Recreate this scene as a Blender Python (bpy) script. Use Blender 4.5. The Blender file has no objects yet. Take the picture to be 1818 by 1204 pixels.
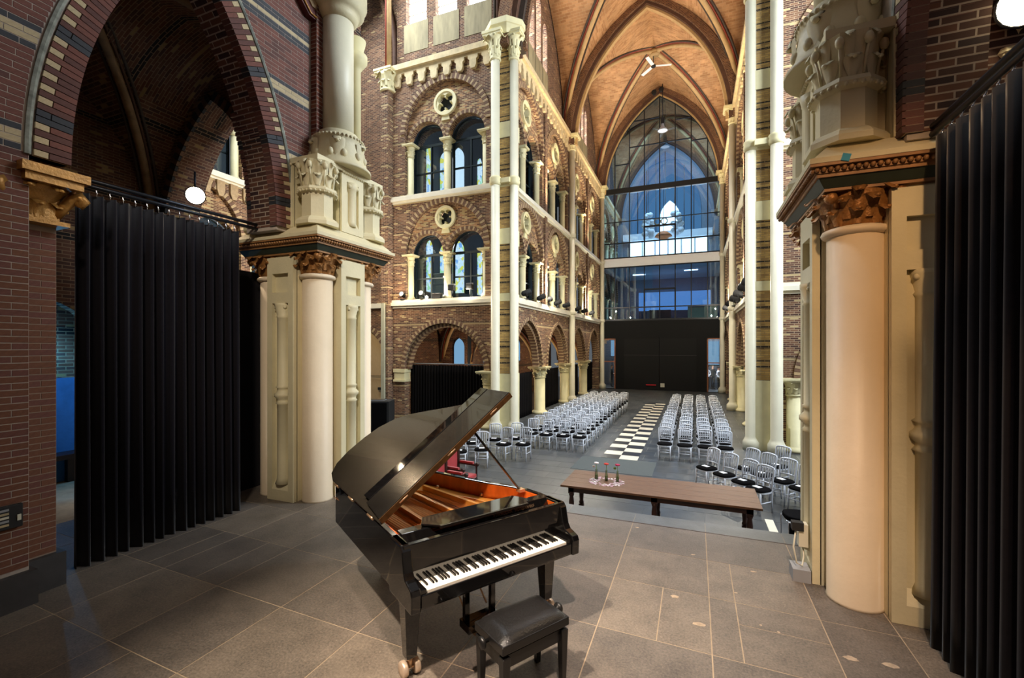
import bpy, bmesh, math, random
from mathutils import Vector, Matrix
from mathutils.geometry import tessellate_polygon
random.seed(7)
PI = math.pi
sc = bpy.context.scene
COL = sc.collection

# ------------------------------------------------------------------ camera
FPX, CXP, CYP = 800.0, 909.0, 613.0
TH = math.atan(325 / FPX)
cam_d = bpy.data.cameras.new('camera'); cam = bpy.data.objects.new('camera', cam_d); COL.objects.link(cam)
cam_d.sensor_fit = 'HORIZONTAL'; cam_d.sensor_width = 36.0
cam_d.lens = 36.0 * FPX / 1818
cam_d.shift_y = (CYP - 602) / 1818
cam_d.clip_end = 300
cam.location = (0, 0, 2.3)
cam.rotation_euler = (PI / 2, 0, TH)
sc.camera = cam
# ------------------------------------------------------------------ world, exposure
w = bpy.data.worlds.new('world'); sc.world = w; w.use_nodes = True
bg = w.node_tree.nodes['Background']; bg.inputs[0].default_value = (0.80, 0.90, 1.0, 1); bg.inputs[1].default_value = 0.075
vs = sc.view_settings
vs.view_transform = 'Standard'; vs.look = 'None'; vs.gamma = 1.0; vs.use_curve_mapping = False; vs.exposure = 0.8
try:
    cy = sc.cycles
    cy.use_denoising = True; cy.max_bounces = 7; cy.diffuse_bounces = 4; cy.glossy_bounces = 4; cy.transmission_bounces = 5
    cy.transparent_max_bounces = 12; cy.sample_clamp_indirect = 6.0; cy.caustics_reflective = False; cy.caustics_refractive = False
except Exception:
    pass

def lamp(name, kind, loc, energy, color, size=None, target=None, spot=None, blend=0.5, sy=None):
    d = bpy.data.lights.new(name, kind); d.energy = energy; d.color = color
    if kind == 'AREA':
        d.size = size
        if sy: d.shape = 'RECTANGLE'; d.size_y = sy
    elif size is not None: d.shadow_soft_size = size
    if kind == 'SPOT': d.spot_size = math.radians(spot); d.spot_blend = blend
    o = bpy.data.objects.new(name, d); COL.objects.link(o); o.location = loc
    if target is not None:
        o.rotation_euler = (Vector(target) - Vector(loc)).to_track_quat('-Z', 'Y').to_euler()
    return o
WARM = (1.0, 0.72, 0.45); DAY = (0.84, 0.92, 1.0); NEUT = (1.0, 0.93, 0.82)
# daylight falling in through the tall transept windows right and left of the crossing
lamp('transept_window_daylight', 'AREA', (9.5, 11.0, 12.0), 2300, DAY, 6.0, (-7, 14, 8), sy=8.0)
lamp('transept_window_daylight_west', 'AREA', (-13.2, 12.6, 18.5), 900, DAY, 4.0, (-2, 11, 0), sy=5.0)
# stage spotlights hung above and behind the viewer
lamp('stage_spot', 'SPOT', (-3.2, -0.6, 8.4), 3000, (1.0, 0.84, 0.66), 0.15, (-1.6, 2.6, 0), spot=35, blend=1.0)
lamp('stage_spot', 'SPOT', (0.6, -0.6, 8.4), 2300, (1.0, 0.80, 0.66), 0.15, (-0.7, 4.2, 0), spot=36, blend=1.0)
lamp('stage_spot', 'SPOT', (-0.6, -1.5, 7.5), 900, (1.0, 0.86, 0.68), 0.3, (-5.4, 5.2, 2.6), spot=34, blend=0.9)
lamp('stage_side_lamp', 'SPOT', (1.3, 0.2, 5.4), 330, (1.0, 0.60, 0.30), 0.15, (1.7, 4.7, 2.2), spot=46, blend=0.8)
lamp('nave_floor_spot', 'SPOT', (-2.2, 15.5, 15.5), 2600, (0.92, 0.96, 1.0), 0.5, (-2.2, 13.5, -1), spot=75, blend=0.9)
lamp('nave_floor_spot', 'SPOT', (-2.2, 25.0, 18.5), 3400, (1.0, 0.95, 0.86), 0.5, (-2.2, 23.0, -1), spot=62, blend=0.9)

# ------------------------------------------------------------------ materials
def lin(r, g, b):
    f = lambda v: (v / 255 / 12.92) if v / 255 <= 0.04045 else ((v / 255 + 0.055) / 1.055) ** 2.4
    return (f(r), f(g), f(b), 1.0)
MATS = {}
def newmat(name):
    m = bpy.data.materials.new(name); m.use_nodes = True
    nt = m.node_tree; nt.nodes.clear()
    o = nt.nodes.new('ShaderNodeOutputMaterial'); MATS[name] = m
    return m, nt, o
def N(nt, t, **kw):
    n = nt.nodes.new(t)
    for k, v in kw.items():
        if k.startswith('i_'): n.inputs[k[2:].replace('_', ' ')].default_value = v
        else: setattr(n, k, v)
    return n
def mat(name, col, rough=0.6, metal=0.0, var=0.12, nscale=6.0, bump=0.0, bscale=40.0, coat=0.0, stretch=None, col2=None, spec=0.5, sheen=0.0, alpha=None):
    m, nt, o = newmat(name)
    b = N(nt, 'ShaderNodeBsdfPrincipled', i_Roughness=rough, i_Metallic=metal)
    b.inputs['Coat Weight'].default_value = coat
    b.inputs['Specular IOR Level'].default_value = spec
    b.inputs['Sheen Weight'].default_value = sheen
    nt.links.new(b.outputs[0], o.inputs[0])
    tc = N(nt, 'ShaderNodeTexCoord'); mp = N(nt, 'ShaderNodeMapping')
    nt.links.new(tc.outputs['Object'], mp.inputs[0])
    if stretch: mp.inputs['Scale'].default_value = stretch
    if var > 0 or col2:
        nz = N(nt, 'ShaderNodeTexNoise', i_Scale=nscale, i_Detail=5.0, i_Roughness=0.6)
        nt.links.new(mp.outputs[0], nz.inputs['Vector'])
        cr = N(nt, 'ShaderNodeValToRGB')
        cr.color_ramp.elements[0].position = 0.3; cr.color_ramp.elements[1].position = 0.72
        c = Vector(col[:3])
        lo = tuple(max(0, x * (1 - var)) for x in c) + (1,); hi = tuple(min(1, x * (1 + var)) for x in c) + (1,)
        if col2: lo, hi = col, col2
        cr.color_ramp.elements[0].color = lo; cr.color_ramp.elements[1].color = hi
        nt.links.new(nz.outputs['Fac'], cr.inputs[0]); nt.links.new(cr.outputs[0], b.inputs['Base Color'])
    else: b.inputs['Base Color'].default_value = col
    if bump > 0:
        n2 = N(nt, 'ShaderNodeTexNoise', i_Scale=bscale, i_Detail=4.0)
        nt.links.new(mp.outputs[0], n2.inputs['Vector'])
        bp = N(nt, 'ShaderNodeBump', i_Strength=bump, i_Distance=0.02)
        nt.links.new(n2.outputs['Fac'], bp.inputs['Height']); nt.links.new(bp.outputs[0], b.inputs['Normal'])
    return m
def emis(name, col, s):
    m, nt, o = newmat(name)
    e = N(nt, 'ShaderNodeEmission', i_Color=col, i_Strength=s); nt.links.new(e.outputs[0], o.inputs[0]); return m
def glassmat(name, tint, refl=0.14, rough=0.01):
    m, nt, o = newmat(name)
    t = N(nt, 'ShaderNodeBsdfTransparent', i_Color=tint); g = N(nt, 'ShaderNodeBsdfGlossy', i_Roughness=rough)
    fr = N(nt, 'ShaderNodeFresnel', i_IOR=1.5); ad = N(nt, 'ShaderNodeMath', operation='ADD', use_clamp=True); ad.inputs[1].default_value = refl
    mx = N(nt, 'ShaderNodeMixShader')
    nt.links.new(fr.outputs[0], ad.inputs[0]); nt.links.new(ad.outputs[0], mx.inputs[0])
    nt.links.new(t.outputs[0], mx.inputs[1]); nt.links.new(g.outputs[0], mx.inputs[2]); nt.links.new(mx.outputs[0], o.inputs[0]); return m
def brickmat(name, ramp, mortar, bw=0.22, bh=0.062, ms=0.007, rough=0.8, bands=None, noise=0.25, bump=0.5):
    """ramp: list of (pos,color) picked at random for each brick; bands: list of (period, offset, width, color)"""
    m, nt, o = newmat(name)
    b = N(nt, 'ShaderNodeBsdfPrincipled', i_Roughness=rough); nt.links.new(b.outputs[0], o.inputs[0])
    b.inputs['Specular IOR Level'].default_value = 0.25
    uv = N(nt, 'ShaderNodeUVMap')
    br = N(nt, 'ShaderNodeTexBrick', offset=0.5)
    br.inputs['Color1'].default_value = (0, 0, 0, 1); br.inputs['Color2'].default_value = (1, 1, 1, 1); br.inputs['Mortar'].default_value = (0.5, 0.5, 0.5, 1)
    br.inputs['Scale'].default_value = 1.0; br.inputs['Mortar Size'].default_value = ms; br.inputs['Mortar Smooth'].default_value = 0.1
    br.inputs['Bias'].default_value = 0.0; br.inputs['Brick Width'].default_value = bw; br.inputs['Row Height'].default_value = bh
    nt.links.new(uv.outputs[0], br.inputs['Vector'])
    cr = N(nt, 'ShaderNodeValToRGB'); cr.color_ramp.interpolation = 'CONSTANT'
    els = cr.color_ramp.elements
    els[0].position, els[0].color = ramp[0]; els[1].position, els[1].color = ramp[1]
    for p, c in ramp[2:]:
        e = els.new(p); e.color = c
    nt.links.new(br.outputs['Color'], cr.inputs[0])
    col = cr.outputs[0]
    def mix(fac, a, bb):
        x = N(nt, 'ShaderNodeMix', data_type='RGBA')
        nt.links.new(fac, x.inputs[0]); nt.links.new(a, x.inputs[6])
        if isinstance(bb, tuple): x.inputs[7].default_value = bb
        else: nt.links.new(bb, x.inputs[7])
        return x.outputs[2]
    if bands:
        sp = N(nt, 'ShaderNodeSeparateXYZ'); nt.links.new(uv.outputs[0], sp.inputs[0])
        for per, off, wd, c in bands:
            a = N(nt, 'ShaderNodeMath', operation='ADD'); nt.links.new(sp.outputs[1], a.inputs[0]); a.inputs[1].default_value = 100 * per - off
            mo = N(nt, 'ShaderNodeMath', operation='MODULO'); nt.links.new(a.outputs[0], mo.inputs[0]); mo.inputs[1].default_value = per
            lt = N(nt, 'ShaderNodeMath', operation='LESS_THAN'); nt.links.new(mo.outputs[0], lt.inputs[0]); lt.inputs[1].default_value = wd
            col = mix(lt.outputs[0], col, c)
    col = mix(br.outputs['Fac'], col, mortar)
    tc = N(nt, 'ShaderNodeTexCoord'); nz = N(nt, 'ShaderNodeTexNoise', i_Scale=1.3, i_Detail=6.0, i_Roughness=0.65)
    nt.links.new(tc.outputs['Object'], nz.inputs['Vector'])
    mr = N(nt, 'ShaderNodeMapRange'); mr.inputs['From Min'].default_value = 0.3; mr.inputs['From Max'].default_value = 0.7
    mr.inputs['To Min'].default_value = 1 - noise; mr.inputs['To Max'].default_value = 1 + noise
    nt.links.new(nz.outputs['Fac'], mr.inputs[0])
    vm = N(nt, 'ShaderNodeVectorMath', operation='SCALE'); nt.links.new(col, vm.inputs[0]); nt.links.new(mr.outputs[0], vm.inputs['Scale'])
    nt.links.new(vm.outputs[0], b.inputs['Base Color'])
    if bump:
        inv = N(nt, 'ShaderNodeMath', operation='SUBTRACT'); inv.inputs[0].default_value = 1; nt.links.new(br.outputs['Fac'], inv.inputs[1])
        bp = N(nt, 'ShaderNodeBump', i_Strength=bump, i_Distance=0.008); nt.links.new(inv.outputs[0], bp.inputs['Height']); nt.links.new(bp.outputs[0], b.inputs['Normal'])
    return m

mat('stone', lin(214, 204, 168), 0.55, var=0.07, nscale=2.5, bump=0.12, bscale=25)
mat('stone_shaft', lin(222, 216, 190), 0.45, var=0.05, nscale=2.0, bump=0.06, bscale=18)
mat('stone_column', lin(226, 208, 180), 0.5, var=0.05, nscale=2.0, bump=0.12, bscale=14)
mat('stone_white', lin(232, 226, 206), 0.55, var=0.06, nscale=3)
mat('stone_nave', lin(226, 216, 170), 0.6, var=0.08, nscale=2.5)
mat('stone_grey', lin(158, 146, 112), 0.8, var=0.3, nscale=1.2, stretch=(3, 3, .6))
mat('gold_capital', lin(160, 112, 62), 0.42, 0.35, var=0.35, nscale=14, bump=0.3, bscale=60)
mat('gold_bright', lin(170, 124, 62), 0.4, 0.4, var=0.25, nscale=12, bump=0.2, bscale=50)
mat('cornice_brown', lin(150, 108, 66), 0.5, 0.1, var=0.3, nscale=8)
mat('frieze_green', lin(44, 52, 40), 0.6, var=0.2)
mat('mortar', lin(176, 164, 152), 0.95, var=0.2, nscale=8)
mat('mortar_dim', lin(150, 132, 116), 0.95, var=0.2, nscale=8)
mat('brick_red', lin(112, 70, 60), 0.85, var=0.25, nscale=9, bump=0.3, bscale=70)
mat('brick_red_dark', lin(92, 60, 54), 0.85, var=0.25, nscale=9, bump=0.3, bscale=70)
mat('brick_orange', lin(116, 74, 54), 0.85, var=0.25, nscale=9, bump=0.3, bscale=70)
mat('brick_cream', lin(186, 168, 132), 0.85, var=0.15, nscale=9, bump=0.3, bscale=70)
mat('brick_black', lin(40, 42, 48), 0.7, var=0.25, nscale=9, bump=0.2, bscale=70)
mat('moulding_pale', lin(128, 132, 122), 0.7, var=0.55, nscale=10)
BR = lin(106, 73, 58); BD = lin(82, 58, 50); BY = lin(184, 162, 118); BK = lin(38, 34, 34); BM = lin(126, 92, 70)
brickmat('brick_nave', [(0, BD), (0.3, BR), (0.62, BM), (0.93, BY)], lin(172, 150, 122), bands=[(1.31, 0.52, 0.062, BY), (1.31, 0.582, 0.062, lin(70, 50, 44))])
brickmat('brick_nave_plain', [(0, BD), (0.35, BR), (0.7, BM), (0.97, BY)], lin(170, 146, 118))
brickmat('brick_tympanum', [(0, BR), (0.4, BM), (0.6, lin(176, 132, 92)), (0.84, BY)], lin(190, 168, 132))
brickmat('brick_banded', [(0, lin(196, 162, 98)), (0.4, lin(178, 144, 86)), (0.8, lin(160, 128, 80))], lin(150, 130, 96), bands=[(0.62, 0.1, 0.07, BK), (0.62, 0.30, 0.05, BK)])
brickmat('brick_chapel', [(0, BD), (0.3, BR), (0.75, lin(98, 62, 46)), (0.95, lin(150, 124, 84))], lin(140, 116, 92), bands=[(1.6, 0.9, 0.13, BK)])
brickmat('brick_stage', [(0, lin(96, 54, 46)), (0.4, lin(118, 66, 54)), (0.75, lin(130, 76, 58))], lin(160, 146, 134))
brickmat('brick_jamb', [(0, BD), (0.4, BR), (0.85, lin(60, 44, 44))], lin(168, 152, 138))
brickmat('brick_vault', [(0, lin(176, 132, 92)), (0.4, lin(190, 146, 104)), (0.8, lin(164, 120, 82))], lin(186, 150, 112), bw=0.3, bh=0.09, ms=0.008, bump=0.15, noise=0.22)
brickmat('brick_arch', [(0, lin(104, 70, 52)), (0.4, lin(88, 58, 46)), (0.8, lin(120, 84, 60))], lin(150, 122, 92), bw=0.11, bh=0.062)
mat('rib_cream', lin(190, 158, 108), 0.6, var=0.12, nscale=5)
mat('rib_chapel', lin(132, 106, 74), 0.7, var=0.3, nscale=4)
mat('rib_red', lin(140, 60, 40), 0.6, var=0.2)
mat('rib_dark', lin(70, 58, 48), 0.7, var=0.2)
mat('arch_brown', lin(88, 60, 44), 0.75, var=0.25, nscale=6)
mat('cornice_stone', lin(208, 188, 146), 0.8, var=0.2, nscale=4)
mat('voussoir_light', lin(174, 148, 112), 0.8, var=0.2, nscale=12)
mat('voussoir_dark', lin(112, 84, 66), 0.85, var=0.25, nscale=12)
def slabmat(name, a, b, c, rough=.42):
    m, nt, o = newmat(name); bs = N(nt, 'ShaderNodeBsdfPrincipled'); nt.links.new(bs.outputs[0], o.inputs[0])
    bs.inputs['Specular IOR Level'].default_value = .4
    tc = N(nt, 'ShaderNodeTexCoord')
    n1 = N(nt, 'ShaderNodeTexNoise', i_Scale=2.6, i_Detail=8.0, i_Roughness=.7); n2 = N(nt, 'ShaderNodeTexNoise', i_Scale=55.0, i_Detail=6.0, i_Roughness=.75); n3 = N(nt, 'ShaderNodeTexVoronoi', i_Scale=16.0)
    for n in (n1, n2, n3): nt.links.new(tc.outputs['Object'], n.inputs['Vector'])
    mx = N(nt, 'ShaderNodeMath', operation='MULTIPLY_ADD'); nt.links.new(n2.outputs['Fac'], mx.inputs[0]); mx.inputs[1].default_value = .75
    ml = N(nt, 'ShaderNodeMath', operation='MULTIPLY'); nt.links.new(n1.outputs['Fac'], ml.inputs[0]); ml.inputs[1].default_value = .45; nt.links.new(ml.outputs[0], mx.inputs[2])
    cr = N(nt, 'ShaderNodeValToRGB'); cr.color_ramp.elements[0].position = .42; cr.color_ramp.elements[0].color = a; cr.color_ramp.elements[1].position = .78; cr.color_ramp.elements[1].color = b
    nt.links.new(mx.outputs[0], cr.inputs[0])
    lt = N(nt, 'ShaderNodeMath', operation='LESS_THAN'); nt.links.new(n3.outputs['Distance'], lt.inputs[0]); lt.inputs[1].default_value = .07
    mm_ = N(nt, 'ShaderNodeMix', data_type='RGBA'); nt.links.new(lt.outputs[0], mm_.inputs[0]); nt.links.new(cr.outputs[0], mm_.inputs[6]); mm_.inputs[7].default_value = c
    nt.links.new(mm_.outputs[2], bs.inputs['Base Color'])
    rr = N(nt, 'ShaderNodeMapRange'); rr.inputs['To Min'].default_value = rough - .08; rr.inputs['To Max'].default_value = rough + .14; nt.links.new(n2.outputs['Fac'], rr.inputs[0]); nt.links.new(rr.outputs[0], bs.inputs['Roughness'])
    bp = N(nt, 'ShaderNodeBump', i_Strength=.25, i_Distance=.01); nt.links.new(n2.outputs['Fac'], bp.inputs['Height']); nt.links.new(bp.outputs[0], bs.inputs['Normal'])
slabmat('slab', lin(70, 65, 60), lin(138, 126, 113), lin(140, 128, 114)); slabmat('slab_b', lin(64, 60, 57), lin(126, 116, 106), lin(130, 118, 106)); slabmat('slab_c', lin(76, 70, 64), lin(146, 133, 118), lin(148, 134, 118))
mat('joint', lin(166, 148, 124), 0.9, var=0.2)
mat('joint_grey', lin(138, 138, 130), 0.9, var=0.2)
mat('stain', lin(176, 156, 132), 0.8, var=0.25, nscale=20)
mat('nave_slab', lin(66, 67, 67), 0.33, var=0.25, nscale=3, col2=lin(90, 90, 88), bump=0.08, bscale=50)
mat('nave_slab_b', lin(58, 60, 62), 0.33, var=0.25, nscale=3, col2=lin(80, 81, 81), bump=0.08, bscale=50)
mat('edge_slab', lin(92, 96, 98), 0.45, var=0.2, nscale=4, bump=0.1)
mat('floor_mat', lin(76, 82, 82), 0.85, var=0.1, nscale=30, bump=0.2, bscale=200)
mat('tile_white', lin(226, 218, 196), 0.35, var=0.06)
mat('tile_black', lin(48, 47, 48), 0.3, var=0.2)
mat('plinth', lin(60, 58, 58), 0.6, var=0.25)
mat('curtain', lin(15, 12, 19), 0.95, var=0.25, nscale=30, sheen=0.2, spec=0.1)
mat('curtain_r', lin(17, 13, 18), 0.95, var=0.25, nscale=30, sheen=0.2, spec=0.1)
mat('curtain_nave', lin(20, 18, 18), 0.95, var=0.2, nscale=30, spec=0.1)
mat('black_metal', lin(40, 44, 52), 0.35, 0.6, var=0.1)
mat('chrome', lin(200, 200, 205), 0.2, 1.0, var=0.0)
mat('piano_black', lin(14, 13, 13), 0.05, var=0.0, coat=0.5, spec=0.7)
mat('piano_lid', lin(40, 36, 30), 0.26, var=0.35, nscale=9, stretch=(1, 12, 1), coat=0.25)
mat('piano_satin', lin(24, 22, 20), 0.22, var=0.2, coat=0.3)
mat('rim_wood', lin(208, 96, 30), 0.22, var=0.25, nscale=4, stretch=(6, 1, 1), coat=0.5)
mat('soundboard_wood', lin(240, 176, 104), 0.35, var=0.2, nscale=5, stretch=(14, 1, 1))
mat('iron_frame', lin(236, 166, 74), 0.3, 0.15, var=0.15)
mat('string_copper', lin(226, 150, 90), 0.35, 0.4, var=0.0)
mat('edge_brown', lin(84, 58, 32), 0.3, 0.3, var=0.3, nscale=20)
mat('ivory', lin(240, 234, 220), 0.25, var=0.02)
mat('ebony', lin(20, 18, 16), 0.35, var=0.1)
mat('felt_red', lin(170, 22, 32), 0.9, var=0.1)
mat('brass', lin(222, 184, 146), 0.3, 0.75, var=0.08)
mat('caster_brass', lin(234, 208, 184), 0.32, 0.55, var=0.08)
mat('leather', lin(24, 23, 23), 0.3, var=0.2, nscale=30, bump=0.15, bscale=80)
mat('bench_black', lin(24, 23, 23), 0.35, var=0.15)
mat('table_wood', lin(88, 60, 42), 0.5, var=0.3, nscale=5, stretch=(1, 9, 4), col2=lin(126, 90, 64), bump=0.1)
mat('table_dark', lin(54, 28, 20), 0.45, var=0.25, nscale=6)
mat('chair_silver', lin(212, 217, 226), 0.38, 0.1, var=0.05)
mat('cushion_black', lin(14, 13, 14), 0.95, var=0.15, spec=0.05)
mat('paper', lin(238, 240, 244), 0.8, var=0.02)
mat('velvet_red', lin(160, 20, 28), 0.85, var=0.15, sheen=0.4)
mat('wood_dark', lin(48, 26, 18), 0.4, var=0.2)
mat('glass_vase_solid', lin(196, 214, 170), 0.1, var=0.0, spec=0.8)
mat('petal_white', lin(248, 240, 240), 0.7, var=0.03)
mat('petal_pink', lin(236, 196, 216), 0.7, var=0.1)
mat('petal_red', lin(214, 64, 48), 0.7, var=0.1)
mat('petal_magenta', lin(200, 50, 90), 0.7, var=0.1)
mat('stem_green', lin(112, 150, 60), 0.6, var=0.1)
mat('speaker_black', lin(26, 26, 27), 0.7, var=0.1)
mat('grey_panel', lin(150, 152, 156), 0.5, var=0.05)
mat('door_wood', lin(206, 176, 130), 0.5, var=0.1, nscale=4, stretch=(10, 1, 1))
mat('post_grey', lin(176, 174, 150), 0.6, var=0.05)
mat('teal_frame', lin(34, 48, 52), 0.4, 0.2, var=0.05)
mat('dark_frame', lin(30, 33, 36), 0.4, 0.3, var=0.0)
mat('white_band', lin(238, 238, 238), 0.6, var=0.02)
mat('black_wall', lin(7, 7, 7), 0.9, var=0.15, nscale=10)
mat('black_door', lin(10, 9, 9), 0.85, var=0.12, nscale=10)
mat('orange_frame', lin(150, 92, 56), 0.5, var=0.1)
mat('red_sign', lin(190, 30, 40), 0.5, var=0.0)
mat('white_box', lin(214, 210, 190), 0.5, var=0.0)
mat('fan_white', lin(245, 245, 245), 0.4, var=0.0)
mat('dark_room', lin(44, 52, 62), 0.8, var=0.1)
mat('blue_wall', lin(60, 120, 180), 0.8, var=0.15)
mat('room_grey', lin(120, 130, 140), 0.8, var=0.1)
mat('shelf_white', lin(220, 215, 200), 0.6, var=0.05)
mat('skin', lin(214, 164, 136), 0.6, var=0.05)
mat('hair_dark', lin(36, 26, 22), 0.7, var=0.1)
mat('cloth_dark', lin(30, 29, 32), 0.85, var=0.1)
mat('cloth_white', lin(225, 228, 235), 0.85, var=0.05)
mat('jeans', lin(56, 58, 70), 0.85, var=0.1)
mat('tape_blue', lin(30, 150, 190), 0.6, var=0.0)
mat('plaque_red', lin(88, 34, 28), 0.5, var=0.15)
mat('shade_orange', lin(240, 130, 50), 0.6, var=0.1)
mat('plant_green', lin(60, 110, 50), 0.7, var=0.2)
mat('tan_pot', lin(216, 170, 140), 0.7, var=0.1)
emis('lamp_glow', (1.0, 0.80, 0.50, 1), 22.0)
emis('spot_glow', (1.0, 0.80, 0.58, 1), 16.0)
emis('day_white', (0.93, 0.97, 1.0, 1), 3.2)
emis('sky_window', (0.92, 0.96, 1.0, 1), 7.0)
emis('day_window', (0.86, 0.93, 1.0, 1), 1.3)
emis('screen_blue', (0.22, 0.45, 0.85, 1), 0.6)
emis('blue_daylight', (0.26, 0.52, 0.80, 1), 0.4)
emis('strip_light', (0.9, 0.95, 1.0, 1), 5.0)
def stained(name, strength, warm=False):
    m, nt, o = newmat(name)
    e = N(nt, 'ShaderNodeEmission', i_Strength=strength); nt.links.new(e.outputs[0], o.inputs[0])
    uv = N(nt, 'ShaderNodeUVMap'); vo = N(nt, 'ShaderNodeTexVoronoi', i_Scale=5.0); nt.links.new(uv.outputs[0], vo.inputs['Vector'])
    cr = N(nt, 'ShaderNodeValToRGB'); cr.color_ramp.interpolation = 'CONSTANT'
    sp = N(nt, 'ShaderNodeSeparateColor'); nt.links.new(vo.outputs['Color'], sp.inputs[0]); nt.links.new(sp.outputs[0], cr.inputs[0])
    pal = [(0, (0.9, 0.95, 1, 1)), (0.35, (1.0, 0.85, 0.12, 1)), (0.6, (0.5, 0.85, 0.45, 1)), (0.7, (0.85, 0.95, 1, 1)), (0.9, (0.25, 0.5, 0.9, 1))]
    cr.color_ramp.elements[0].position, cr.color_ramp.elements[0].color = pal[0]
    cr.color_ramp.elements[1].position, cr.color_ramp.elements[1].color = pal[1]
    for p, c in pal[2:]:
        x = cr.color_ramp.elements.new(p); x.color = c
    nt.links.new(cr.outputs[0], e.inputs[0]); return m
stained('stained_glass', 1.2)
glassmat('pane_glass', (0.62, 0.72, 0.78, 1), 0.10)
glassmat('pane_clear', (0.93, 0.95, 0.96, 1), 0.03)
glassmat('pane_blue', (0.55, 0.72, 0.86, 1), 0.08)
glassmat('vase_glass', (0.86, 0.93, 0.82, 1), 0.08)

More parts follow.
